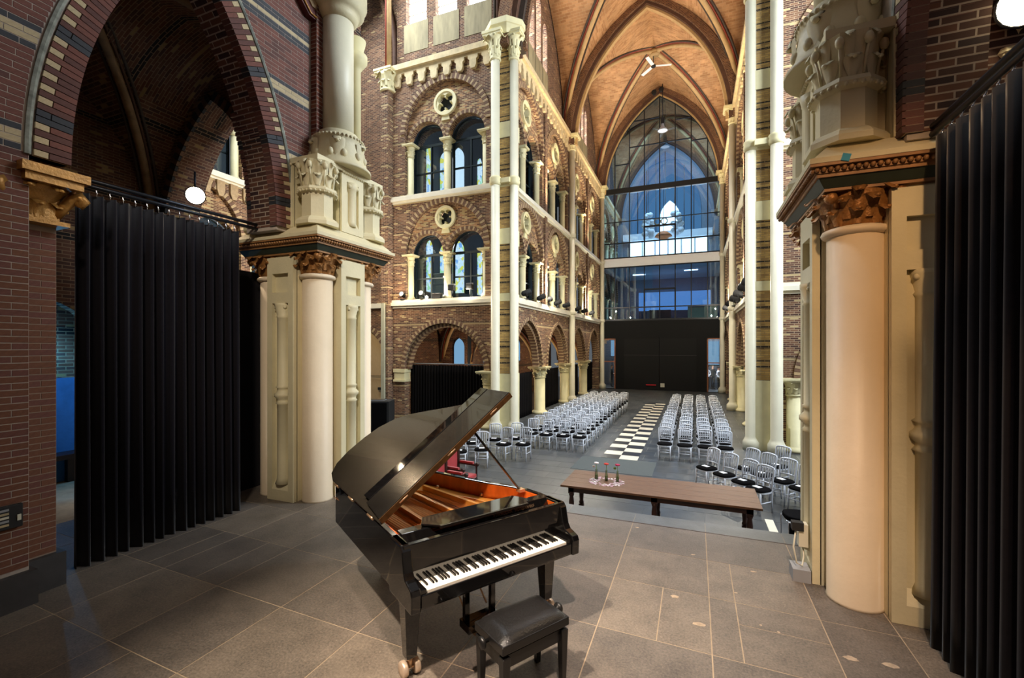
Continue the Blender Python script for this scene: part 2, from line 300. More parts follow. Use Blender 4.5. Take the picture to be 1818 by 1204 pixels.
# ------------------------------------------------------------------ mesh helpers
class MB:
    def __init__(s): s.v = []; s.f = []; s.mi = []; s.sm = []; s.cur = 0; s.smooth = False; s.T = None
    def pt(s, p):
        p = Vector(p)
        if s.T is not None: p = s.T @ p
        s.v.append(tuple(p)); return len(s.v) - 1
    def face(s, ids): s.f.append(tuple(ids)); s.mi.append(s.cur); s.sm.append(s.smooth)
    def box(s, x0, x1, y0, y1, z0, z1):
        i = [s.pt(p) for p in ((x0, y0, z0), (x1, y0, z0), (x1, y1, z0), (x0, y1, z0), (x0, y0, z1), (x1, y0, z1), (x1, y1, z1), (x0, y1, z1))]
        for q in ((0, 3, 2, 1), (4, 5, 6, 7), (0, 1, 5, 4), (1, 2, 6, 5), (2, 3, 7, 6), (3, 0, 4, 7)): s.face([i[k] for k in q])
        return s
    def frustum(s, cx, cy, z0, z1, a0, b0, a1, b1):
        i = [s.pt((cx + sx * a, cy + sy * b, z)) for z, a, b in ((z0, a0, b0), (z1, a1, b1)) for sx, sy in ((-1, -1), (1, -1), (1, 1), (-1, 1))]
        for q in ((0, 3, 2, 1), (4, 5, 6, 7), (0, 1, 5, 4), (1, 2, 6, 5), (2, 3, 7, 6), (3, 0, 4, 7)): s.face([i[k] for k in q])
        return s
    def prism(s, poly, fn, t0, t1, caps=True):
        """poly list of (a,b); fn(a,b,t)->3d point"""
        n = len(poly)
        A = [s.pt(fn(a, b, t0)) for a, b in poly]; B = [s.pt(fn(a, b, t1)) for a, b in poly]
        for k in range(n): s.face((A[k], A[(k + 1) % n], B[(k + 1) % n], B[k]))
        if caps: s.face(A[::-1]); s.face(B)
        return s
    def holed(s, outer, holes, fn, t0, t1, back=True):
        loops = [outer] + list(holes)
        tri = tessellate_polygon([[Vector((a, b, 0)) for a, b in L] for L in loops])
        flat = [p for L in loops for p in L]
        B = [s.pt(fn(a, b, t1)) for a, b in flat]
        A = [s.pt(fn(a, b, t0)) for a, b in flat]
        for t in tri:
            s.face([B[k] for k in t])
            if back: s.face([A[k] for k in t][::-1])
        o = 0
        for L in loops:
            n = len(L)
            for k in range(n): s.face((A[o + k], A[o + (k + 1) % n], B[o + (k + 1) % n], B[o + k]))
            o += n
        return s
    def lathe(s, prof, c=(0, 0, 0), seg=16, a0=0.0, a1=2 * PI, axis='z', smooth=True, caps=True):
        old = s.smooth; s.smooth = smooth
        full = abs(a1 - a0) > 2 * PI - 1e-4; n = seg if full else seg + 1
        rings = []
        for r, z in prof:
            ring = []
            for k in range(n):
                a = a0 + (a1 - a0) * k / seg
                p = (c[0] + r * math.cos(a), c[1] + r * math.sin(a), c[2] + z)
                if axis == 'y': p = (c[0] + r * math.cos(a), c[1] + z, c[2] + r * math.sin(a))
                if axis == 'x': p = (c[0] + z, c[1] + r * math.cos(a), c[2] + r * math.sin(a))
                ring.append(s.pt(p))
            rings.append(ring)
        for i in range(len(rings) - 1):
            for k in range(seg):
                k2 = (k + 1) % n
                s.face((rings[i][k], rings[i][k2], rings[i + 1][k2], rings[i + 1][k]))
        s.smooth = False
        if caps and full:
            if prof[0][0] > 1e-5: s.face(rings[0][::-1])
            if prof[-1][0] > 1e-5: s.face(rings[-1])
        s.smooth = old; return s
    def tube(s, pts, r, seg=8, smooth=True):
        pts = [Vector(p) for p in pts]; old = s.smooth; s.smooth = smooth
        rr = r if isinstance(r, (list, tuple)) else [r] * len(pts)
        up = None; rings = []
        for i, p in enumerate(pts):
            t = (pts[min(i + 1, len(pts) - 1)] - pts[max(i - 1, 0)]).normalized()
            if up is None:
                up = Vector((0, 0, 1)) if abs(t.z) < 0.9 else Vector((1, 0, 0))
            up = (up - t * up.dot(t)).normalized(); sd = t.cross(up)
            rings.append([s.pt(p + (up * math.sin(2 * PI * k / seg) + sd * math.cos(2 * PI * k / seg)) * rr[i]) for k in range(seg)])
        for i in range(len(rings) - 1):
            for k in range(seg): s.face((rings[i][k], rings[i][(k + 1) % seg], rings[i + 1][(k + 1) % seg], rings[i + 1][k]))
        s.smooth = False; s.face(rings[0][::-1]); s.face(rings[-1]); s.smooth = old
        return s
    def sweep(s, pts, lat, prof, caps=True, smooth=False):
        """profile (l, o) : l along lat, o along outward = tangent x lat"""
        pts = [Vector(p) for p in pts]; lat = Vector(lat).normalized(); old = s.smooth; s.smooth = smooth
        rings = []
        for i, p in enumerate(pts):
            t = (pts[min(i + 1, len(pts) - 1)] - pts[max(i - 1, 0)]).normalized(); o = t.cross(lat).normalized()
            rings.append([s.pt(p + lat * a + o * b) for a, b in prof])
        n = len(prof)
        for i in range(len(rings) - 1):
            for k in range(n): s.face((rings[i][k], rings[i][(k + 1) % n], rings[i + 1][(k + 1) % n], rings[i + 1][k]))
        s.smooth = False
        if caps: s.face(rings[0][::-1]); s.face(rings[-1])
        s.smooth = old; return s
    def sphere(s, c, r, seg=8, rings=6, sc=(1, 1, 1)):
        old = s.T; M = Matrix.Translation(c) @ Matrix.Diagonal((sc[0], sc[1], sc[2], 1))
        s.T = (old @ M) if old is not None else M
        s.lathe([(r * math.sin(PI * i / rings) if 0 < i < rings else 1e-6, -r * math.cos(PI * i / rings)) for i in range(rings + 1)], seg=seg)
        s.T = old; return s

def setuv(me):
    uvl = me.uv_layers.new(name='UVMap'); vs_ = me.vertices
    data = [0.0] * (len(me.loops) * 2)
    for p in me.polygons:
        n = p.normal; ax, ay, az = abs(n.x), abs(n.y), abs(n.z)
        for li in p.loop_indices:
            c = vs_[me.loops[li].vertex_index].co
            if az > max(ax, ay) and az > 0.75: u, v = c.x, c.y
            elif ax > ay: u, v = c.y, c.z
            else: u, v = c.x, c.z
            data[2 * li] = u; data[2 * li + 1] = v
    uvl.data.foreach_set('uv', data)
def mesh(name, mb, mats):
    me = bpy.data.meshes.new(name); me.from_pydata(mb.v, [], mb.f); 
    for m in (mats if isinstance(mats, (list, tuple)) else [mats]): me.materials.append(MATS[m])
    me.polygons.foreach_set('material_index', mb.mi); me.polygons.foreach_set('use_smooth', mb.sm)
    bm = bmesh.new(); bm.from_mesh(me); bmesh.ops.recalc_face_normals(bm, faces=bm.faces); bm.to_mesh(me); bm.free()
    setuv(me); return me
def obj(name, mb, mats, parent=None, kind=None, loc=None, rot=None):
    me = mb if isinstance(mb, bpy.types.Mesh) else mesh(name, mb, mats)
    o = bpy.data.objects.new(name, me); COL.objects.link(o)
    if parent is not None: o.parent = parent
    if kind: o['kind'] = kind
    if loc is not None: o.location = loc
    if rot is not None: o.rotation_euler = rot
    return o
def bev(o, w=0.004, seg=2):
    b = o.modifiers.new('bevel', 'BEVEL'); b.width = w; b.segments = seg; b.limit_method = 'ANGLE'; b.angle_limit = math.radians(40); return o
def tag(o, label, cat, group=None):
    o['label'] = label; o['category'] = cat
    if group: o['group'] = group
    return o
def thing(name, label, cat, loc=(0, 0, 0), rz=0.0, group=None):
    o = bpy.data.objects.new(name, None); COL.objects.link(o); o.location = loc; o.rotation_euler = (0, 0, rz); o.empty_display_size = 0.1
    return tag(o, label, cat, group)
def struct(name, mb, mats, parent=None): return obj(name, mb, mats, parent, kind=None if parent is not None else 'structure')
def sempty(name, loc=(0, 0, 0)):
    o = bpy.data.objects.new(name, None); COL.objects.link(o); o.location = loc; o['kind'] = 'structure'; return o
def BX(*a): return MB().box(*a)
def copy_tree(o, parent=None):
    c = o.copy(); COL.objects.link(c); c.parent = parent
    for ch in o.children: copy_tree(ch, c)
    return c

# arch geometry (2D, u/z)
def arc_pts(uc, h, zs, kind='round', rise=None, n=16):
    out = []
    if kind == 'round':
        for i in range(n + 1):
            a = PI - PI * i / n; out.append((uc + h * math.cos(a), zs + h * math.sin(a) * ((rise or h) / h)))
    else:
        c = (rise * rise - h * h) / (2 * h); R = h + c; a1 = math.acos(c / R)
        for i in range(n // 2 + 1):
            a = PI - a1 * i / (n // 2); out.append((uc + c + R * math.cos(a), zs + R * math.sin(a)))
        for i in range(n // 2 - 1, -1, -1):
            a = a1 * i / (n // 2); out.append((uc - c + R * math.cos(a), zs + R * math.sin(a)))
    return out
def opening(uc, h, zb, zs, kind='round', rise=None, n=16):
    return [(uc - h, zb)] + arc_pts(uc, h, zs, kind, rise, n) + [(uc + h, zb)]
def circle(uc, zc, r, n=20): return [(uc + r * math.cos(2 * PI * k / n), zc + r * math.sin(2 * PI * k / n)) for k in range(n)]
def quatre(uc, zc, r, n=9):
    out = []; d = r * 0.52; q = r * 0.50
    for k in range(4):
        a0 = k * PI / 2 + PI / 4
        for i in range(n):
            a = a0 - 2.0 + 4.0 * i / (n - 1)
            out.append((uc + d * math.cos(a0) + q * math.cos(a), zc + d * math.sin(a0) + q * math.sin(a)))
    return out

# ------------------------------------------------------------------ leaf capitals
def leaf(m, c, ang, r0, z0, r1, z1, wd, curl=0.35, n=6):
    """an acanthus-like tongue rising from (r0,z0) to (r1,z1) round centre c and curling outward"""
    ca, sa = math.cos(ang), math.sin(ang); rows = []
    m_old = m.smooth; m.smooth = True
    for i in range(n + 1):
        t = i / n
        r = r0 + (r1 - r0) * t ** 1.8; z = z0 + (z1 - z0) * math.sin(t * PI * 0.62) / math.sin(PI * 0.62) if t < 1 else z1 - (z1 - z0) * curl * 0.35
        if t > 0.8: r += (t - 0.8) * curl * (z1 - z0)
        w_ = wd * (0.55 + 0.75 * math.sin(min(1, t * 1.15) * PI * 0.8)) * (1 if t < 0.95 else 0.55)
        row = []
        for k, (s_, d_) in enumerate(((-1, -0.06), (-0.5, 0.05), (0, 0.02), (0.5, 0.05), (1, -0.06))):
            rr = r + d_ * wd * 4; tang = s_ * w_
            row.append(m.pt((c[0] + rr * ca - tang * sa, c[1] + rr * sa + tang * ca, c[2] + z)))
        rows.append(row)
    for i in range(n):
        for k in range(4): m.face((rows[i][k], rows[i][k + 1], rows[i + 1][k + 1], rows[i + 1][k]))
    m.sphere((c[0] + (r1 + curl * 0.16 * (z1 - z0)) * ca, c[1] + (r1 + curl * 0.16 * (z1 - z0)) * sa, c[2] + z1 - (z1 - z0) * 0.14), wd * 0.42, 6, 4, (1, 1, .7))
    m.smooth = m_old
def capital(m, c, r, z0, z1, flare=1.5, leaves=8, abacus='sq', tiers=2, ab=None):
    h = z1 - z0; hb = h * 0.82
    m.lathe([(r * 1.0, z0), (r * 1.16, z0 + h * .03), (r * 1.16, z0 + h * .08), (r * 1.0, z0 + h * .1), (r * 1.05, z0 + h * .45), (r * 1.25, z0 + hb * .85), (r * flare, z0 + hb)], c, 14)
    for tI in range(tiers):
        for k in range(leaves):
            a = 2 * PI * (k + 0.5 * tI) / leaves
            if tI == 0: leaf(m, (c[0], c[1], c[2]), a, r * 1.02, z0 + h * .1, r * 1.3, z0 + hb * .55, r * 2.6 / leaves)
            else: leaf(m, (c[0], c[1], c[2]), a, r * 1.08, z0 + h * .2, r * flare * 1.1, z0 + hb, r * 2.6 / leaves)
    A = ab or r * flare * 1.18
    x, y = c[0], c[1]
    if abacus == 'sq':
        m.box(x - A * .94, x + A * .94, y - A * .94, y + A * .94, z0 + hb, z0 + h * .9); m.box(x - A, x + A, y - A, y + A, z0 + h * .9, z1)
    else:
        m.lathe([(A * .95, z0 + hb), (A, z0 + h * .9), (A * 1.06, z0 + h * .92), (A * 1.06, z1)], (c[0], c[1], 0) if False else (x, y, 0), 8, smooth=False)
exec_parts = []

# ================================================================== FLOORS
ZL = -1.0
def skew(X): return -0.03 * (X + 2.6)
# stage floor: a joint-coloured bed carrying single slabs
st = MB()
st.prism([(-13, -4), (9.5, -4), (9.5, 6.33), (-13, 6.33)], lambda a, b, t: (a, b, t), ZL, -0.0015)
floor_stage = struct('floor_stage', st, ['joint'])
def slab(x0, x1, y0, y1, ms, parent, name='slab', z=0.0, th=0.02, g=0.0045, sk=True):
    m = MB(); s_ = skew if sk else (lambda v: 0)
    e_ = 0 if (sk and y1 > 6.0) else 1
    P = [(x0 + g, y0 + g + s_(x0)), (x1 - g, y0 + g + s_(x1)), (x1 - g, y1 - g + s_(x1) * e_), (x0 + g, y1 - g + s_(x0) * e_)]
    m.prism(P, lambda a, b, t: (a, b, t), z - th, z)
    return obj(name, m, ms, parent)
XS = [-7.6, -6.7, -5.78, -5.08, -4.23, -3.37, -2.50, -1.63, -0.745, 0.118, 0.97, 1.5, 2.0, 2.9]
YS = [-1.4, -0.55, 0.3, 1.16, 2.02, 2.88, 3.74, 4.57, 5.33, 6.02]
k_ = 0
for i in range(len(XS) - 1):
    for j in range(len(YS) - 1):
        x0, x1, y0, y1 = XS[i], XS[i + 1], YS[j], YS[j + 1]
        ms = ['slab', 'slab_b', 'slab_c'][(i * 7 + j * 5 + (i * j) % 3) % 3]
        cuts = [(x0, x1, y0, y1)]
        if 3.7 < y0 < 3.8 and x1 < -4.2 and x0 > -5.9: pass
        if j == 5 and i in (2, 3): xm = (x0 + x1) / 2 + .06; cuts = [(x0, xm, y0, y1), (xm, x1, y0, y1)]
        if j == 6 and i == 8: cuts = [(x0, -0.28, y0, y1), (-0.28, x1, y0, y1)]
        if i == 9 and j in (6, 7, 8): cuts = [(x0, 0.332, y0, y1), (0.332, x1, y0, y1)] if j < 8 else [(x0, x1, y0, y1)]
        if i == 9 and j == 6: cuts = [(x0, 0.332, y0, y1), (0.332, x1, y0, 4.23), (0.332, x1, 4.23, y1)]
        if i == 4 and j == 3: cuts = [(x0, -3.92, y0, y1), (-3.92, x1, y0, y1)]
        for c in cuts:
            slab(*c, ms, floor_stage); k_ += 1
for i in range(len(XS) - 2):       # border slabs along the stage edge
    slab(XS[i], XS[i + 1], 6.03, 6.36, 'edge_slab', floor_stage, 'edge_slab', th=0.06, g=0.002, sk=False)
mm = MB(); mm.box(-13, 9.5, 6.012, 6.03, -0.03, 0.002); obj('border_strip', mm, ['table_dark'], floor_stage)
# pale worn patches on the slabs
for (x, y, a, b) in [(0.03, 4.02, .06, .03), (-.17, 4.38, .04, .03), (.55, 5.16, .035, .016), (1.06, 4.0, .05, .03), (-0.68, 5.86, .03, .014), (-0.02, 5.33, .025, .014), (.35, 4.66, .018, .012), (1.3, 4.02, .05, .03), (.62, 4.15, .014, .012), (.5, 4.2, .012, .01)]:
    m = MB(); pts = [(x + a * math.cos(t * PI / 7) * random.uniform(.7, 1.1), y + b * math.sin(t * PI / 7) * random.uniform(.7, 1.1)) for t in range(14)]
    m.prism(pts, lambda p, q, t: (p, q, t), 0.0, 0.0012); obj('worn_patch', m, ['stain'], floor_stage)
# lower floor of crossing and nave
fl = MB(); fl.box(-22, 16, 6.3, 46, ZL - .2, ZL - 0.002)
brickmat('nave_paving', [(0, lin(74, 76, 77)), (0.5, lin(84, 86, 86)), (0.8, lin(66, 69, 71))], lin(140, 138, 126), bw=0.56, bh=0.56, ms=0.006, rough=0.32, bump=0.0, noise=0.15)
floor_nave = struct('floor_nave', fl, ['nave_paving'])
TS = 0.56
def on_mat(x, y): return -3.1 < x < -1.0 and 11.77 < y < 13.25
cnt = 0
for i in range(20):
    for j in range(13):
        x0 = -7.4 + i * TS; y0 = 6.36 + j * 0.545; off = (j % 2) * TS / 2
        slab(x0 + off, x0 + off + TS, y0, y0 + 0.545, ['nave_slab', 'nave_slab_b'][(i * 3 + j * 5 + i * j) % 2], floor_nave, 'paving_slab', z=ZL, th=0.02, g=0.0045, sk=False); cnt += 1
obj('grey_inlay', BX(-3.1, -1.0, 11.77, 13.25, ZL, ZL + .006), ['floor_mat'], floor_nave)
tw = mesh('checker_tile', BX(-.258, .258, -.246, .246, 0, .008), ['tile_white']); tb = mesh('checker_tile', BX(-.258, .258, -.246, .246, 0, .008), ['tile_black'])
for j in range(27):
    for i in range(2):
        wht = (i + j) % 2 == 1
        obj('checker_tile', tw if wht else tb, None, floor_nave, loc=(-2.31 + i * 0.52, 13.50 + j * 0.496, ZL))
obj('painted_sun_patch', BX(1.22, 1.36, 9.1, 9.72, ZL, ZL + .004), ['tile_white'], floor_nave)  # patch of sunlight painted on the floor as a thin white tile

# ================================================================== STAGE SIDE WALLS WITH POINTED ARCHES
BRK = {k: mesh('brick', BX(-.5, .5, -.5, .5, -.5, .5), [k]) for k in ('brick_red', 'brick_red_dark', 'brick_orange', 'brick_cream', 'brick_black')}
def brick_obj(parent, c, s, k, name='brick', rot=None):
    o = obj(name, BRK[k], None, parent, loc=c, rot=rot); o.scale = s; return o
AYC, AH, AZS, ARISE = 3.52, 1.13, 4.0, 3.02
ARC_C = (ARISE ** 2 - AH ** 2) / (2 * AH); ARC_R = AH + ARC_C
def wall_fnX(Xf, sgn): return lambda a, b, t: (Xf - sgn * t, a, b)      # t grows into the wall
def course_kind(z):
    if any(abs(z - q) < .05 for q in (4.12, 5.06, 5.98, 6.9)): return 'brick_cream'
    if any(abs(z - q) < .13 for q in (4.12, 5.06, 5.98, 6.9)): return 'brick_black'
    return random.choice(['brick_red', 'brick_red', 'brick_red_dark'] if z > 3.9 else ['brick_red', 'brick_orange', 'brick_orange'])
def stage_wall(side):
    """side=-1: left wall facing +X ; side=+1: right wall facing -X"""
    L = side < 0
    Xf = -5.5 if L else 1.56; sg = 1 if L else -1
    dY = 0.0 if L else -0.12
    yc = AYC + dY
    y_hi = 5.6 + dY
    H2 = AH + 0.27
    outer = [(-3.5, 0), (-3.5, 9.5), (y_hi, 9.5), (y_hi, AZS), (yc + AH, AZS), (yc + AH, 0)] 
    m = MB()
    R2 = ARC_R + 0.27
    arc = arc_pts(yc, H2, AZS, 'pointed', math.sqrt(R2 ** 2 - (R2 - H2) ** 2), 40)
    poly = [(-3.5, 0), (2.10 + dY, 0), (2.10 + dY, AZS)] + [(a, b) for a, b in arc if b > AZS + .01] + [(yc + H2, AZS), (y_hi, AZS), (y_hi, 9.5), (-3.5, 9.5)]
    poly = [(a, b) for a, b in poly]
    m.holed(poly, [], wall_fnX(Xf - sg * .001, sg), 0.6, 0.0)
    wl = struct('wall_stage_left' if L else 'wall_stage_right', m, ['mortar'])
    # recessed order of the jamb and the soffit ring behind the voussoirs
    m = MB()
    m.box(*sorted((Xf - sg * .18, Xf - sg * .6)), 2.09 + dY, 2.36 + dY, 0, AZS)
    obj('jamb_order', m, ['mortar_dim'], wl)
    m = MB()
    ain = arc_pts(yc, AH + .02, AZS, 'pointed', math.sqrt((ARC_R + .02) ** 2 - ARC_C ** 2), 40)
    aout = arc_pts(yc, H2, AZS, 'pointed', math.sqrt(R2 ** 2 - (R2 - H2) ** 2), 40)
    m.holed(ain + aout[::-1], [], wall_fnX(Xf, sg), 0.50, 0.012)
    obj('arch_soffit', m, ['brick_jamb'], wl)
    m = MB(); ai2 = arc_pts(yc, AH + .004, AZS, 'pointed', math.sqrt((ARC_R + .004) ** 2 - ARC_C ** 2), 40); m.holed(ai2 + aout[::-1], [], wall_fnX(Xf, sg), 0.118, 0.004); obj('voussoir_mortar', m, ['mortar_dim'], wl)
    # moulded label round the arch
    m = MB(); pts = [(Xf, a, b) for a, b in arc_pts(yc, H2 + .035, AZS, 'pointed', math.sqrt((R2 + .035) ** 2 - (R2 - H2) ** 2), 48)]
    m.sweep(pts, (sg, 0, 0), [(-.02, -.022), (.022, -.022), (.032, 0), (.022, .022), (-.02, .022)]); obj('arch_label_moulding', m, ['moulding_pale'], wl)
    # voussoirs, one by one
    nv = 56
    a1 = math.acos(ARC_C / ARC_R)
    for s_ in (-1, 1):
        for k in range(nv):
            a = a1 * (k + .5) / nv
            kind = 'brick_black' if (k % 14) in (5, 6) else random.choice(['brick_red', 'brick_red_dark'])
            long_first = k % 2 == 0
            segs = [(0.0, .16, kind), (.165, .265, 'brick_cream' if (k % 14) not in (5, 6) else 'brick_black')] if long_first else [(0, .265, kind)]
            for r0, r1, kd in segs:
                rm = ARC_R + (r0 + r1) / 2
                cy_, cz_ = yc - s_ * ARC_C + s_ * rm * math.cos(a), AZS + rm * math.sin(a)
                ww = a1 / nv * rm - .008
                ang = math.atan2(math.sin(a), s_ * math.cos(a))
                if not L and cz_ > 6.2: continue
                brick_obj(wl, (Xf - sg * .05, cy_, cz_), (.14, (r1 - r0) - .004, ww), kd, 'voussoir', (ang, 0, 0))
    # gilded corbel capital on the near jamb
    m = MB()
    cy0 = 2.30 + dY; cx0 = Xf - sg * .26
    m.box(*sorted((cx0 - sg * .3, Xf + sg * .10)), 2.02 + dY, 2.50 + dY, 3.84, 3.92)
    m.box(*sorted((cx0 - sg * .3, Xf + sg * .07)), 2.05 + dY, 2.46 + dY, 3.77, 3.84)
    m.box(*sorted((cx0 - sg * .3, Xf - sg * .03)), 2.09 + dY, 2.40 + dY, 3.42, 3.46)
    m.box(*sorted((cx0 - sg * .3, Xf - sg * .12)), 2.09 + dY, 2.36 + dY, 3.46, 3.77)
    kx, ky = Xf - sg * .30, 2.20 + dY
    m.lathe([(.155, 3.44), (.17, 3.5), (.20, 3.62), (.27, 3.72), (.33, 3.79)], (kx, ky, 0), 20)
    for i in range(10):
        leaf(m, (kx, ky, 0), 2 * PI * i / 10, .17, 3.46, .25, 3.62, .055, .5)
        leaf(m, (kx, ky, 0), 2 * PI * (i + .5) / 10, .18, 3.50, .33, 3.77, .06, .5)
    for aa in (PI / 4, -PI / 4, 3 * PI / 4):
        a2 = aa if sg > 0 else PI - aa
        m.tube([(kx + r_ * math.cos(a2), ky + r_ * math.sin(a2), z_) for r_, z_ in ((.2, 3.5), (.27, 3.62), (.34, 3.71), (.39, 3.73), (.42, 3.69), (.39, 3.65), (.36, 3.67))], [.035, .045, .05, .05, .045, .04, .03], 8)
    obj('corbel_capital', m, ['gold_bright'], wl)
    # plinth of the jamb
    obj('plinth', BX(*sorted((Xf - sg * .3, Xf + sg * .06)), -3.5, 2.14 + dY, 0, .30), ['plinth'], wl)
    obj('plinth', BX(*sorted((Xf - sg * .6, Xf - sg * .12)), 2.14 + dY, 2.41 + dY, 0, .32), ['plinth'], wl)
    # bricks
    CH, BLN = .0585, .222
    rest = MB()
    def put(yA, yB, z, xf, single):
        y = yB; odd = int(round(z / CH)) % 2
        first = True
        while y > yA + .02:
            ln = BLN * (.5 if (odd and first) else 1.0); first = False
            y0 = max(yA, y - ln); kd = course_kind(z)
            cx = xf - sg * .047
            if single: brick_obj(wl, (cx, (y + y0) / 2, z), (.10, y - y0 - .008, CH - .009), kd)
            else:
                rest.cur = ['brick_red', 'brick_red_dark', 'brick_orange', 'brick_cream', 'brick_black'].index(kd)
                rest.box(cx - .05, cx + .05, y0 + .004, y - .004, z - CH / 2 + .0045, z + CH / 2 - .0045)
            y = y0
    n_rows = int((6.6 - .33) / CH)
    if L:
        for r in range(n_rows):
            z = .33 + (r + .5) * CH
            # inner edge of brickwork above the springing follows the moulding
            yB = 2.10
            if z > AZS: 
                q = R2 + .07
                yB = yc + (R2 - H2) - math.sqrt(max(0, q * q - (z - AZS) ** 2))
            put(yB - .40, yB, z, Xf, z < 5.4)
            put(yB - 1.1, yB - .404, z, Xf, False)
            if z < 3.40: put(2.105, 2.36, z, Xf - .179, True)
        # spandrel beyond the arch
        for r in range(int((8.6 - AZS) / CH)):
            z = AZS + (r + .5) * CH; q = R2 + .07
            if (z - AZS) > q - .02: continue
            yA = yc - (R2 - H2) + math.sqrt(max(0, q * q - (z - AZS) ** 2))
            if z - AZS > 3.0: yA = max(yA, yc + .3)
            put(max(yA, yc + .2), 5.25, z, Xf, False)
        obj('brick_field', rest, ['brick_red', 'brick_red_dark', 'brick_orange', 'brick_cream', 'brick_black'], wl, kind='stuff')
    # far jamb, facing the viewer: bricks course by course
    yj = yc + AH + .02
    jb = MB(); jb.box(*sorted((Xf - sg * .02, Xf - sg * (.62 if L else .43))), yj + .008, yj + .5, 3.95, 6.2); obj('jamb_core', jb, ['mortar'], wl)
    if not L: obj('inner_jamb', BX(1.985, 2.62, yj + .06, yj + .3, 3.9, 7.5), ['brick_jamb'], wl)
    for r in range(int(2.0 / CH) if not L else int(1.6 / CH)):
        z = 4.0 + (r + .5) * CH; odd = r % 2; x = 0.0; W_ = .60 if L else .40; first = True
        inset = ARC_R - math.sqrt(max(0, ARC_R ** 2 - (z - AZS) ** 2))
        while x < W_ - .02:
            ln = (.11 if (odd and first) else .2); first = False; x1 = min(W_, x + ln)
            kd = 'brick_black' if r % 14 in (5, 6) else random.choice(['brick_red', 'brick_red_dark', 'brick_red_dark'])
            brick_obj(wl, (Xf - sg * (x + x1) / 2, yj + .054 - inset, z), (x1 - x - .008, .10 + 0 * inset, CH - .009), kd)
            x = x1
    return wl
wall_sl = stage_wall(-1)
wall_sr = stage_wall(1)
struct('wall_apse', BX(-6.1, 2.2, -3.9, -3.5, 0, 14), ['brick_stage'])
# plain piece of pilaster beside the left column and gilded plaque
m = MB(); m.box(-5.62, -5.38, 5.28, 5.62, 5.0, 9.5); obj('brick_pilaster', m, ['brick_stage'], wall_sl)
m = MB(); poly = [(5.02, 7.42), (5.16, 7.30), (5.30, 7.30), (5.30, 8.3), (4.90, 8.3), (4.90, 7.75)]
pq = thing('wall_plaque', 'gilt-edged red wall plaque high on the left brick wall', 'plaque', (-5.49, 5.1, 7.3))
def rel(mb, o):
    mb.v = [tuple(Vector(p) - Vector(o)) for p in mb.v]; return mb
m.prism(poly, lambda a, b, t: (-5.5 + t, a, b), 0, .10); obj('back_board', rel(m, (-5.49, 5.1, 7.3)), ['plaque_red'], pq)
m = MB(); m.tube([(-5.385, a, b) for a, b in [(4.92, 8.3), (4.92, 7.77), (5.04, 7.45), (5.17, 7.33), (5.29, 7.33)]], .014, 6); obj('gilt_border', rel(m, (-5.49, 5.1, 7.3)), ['gold_bright'], pq)
m = MB(); m.prism([(5.1, 7.55), (5.2, 7.45), (5.29, 7.45), (5.29, 8.3), (5.02, 8.3), (5.02, 7.85)], lambda a, b, t: (-5.4 + t, a, b), 0, .02); obj('inner_panel', rel(m, (-5.49, 5.1, 7.3)), ['voussoir_light'], pq)

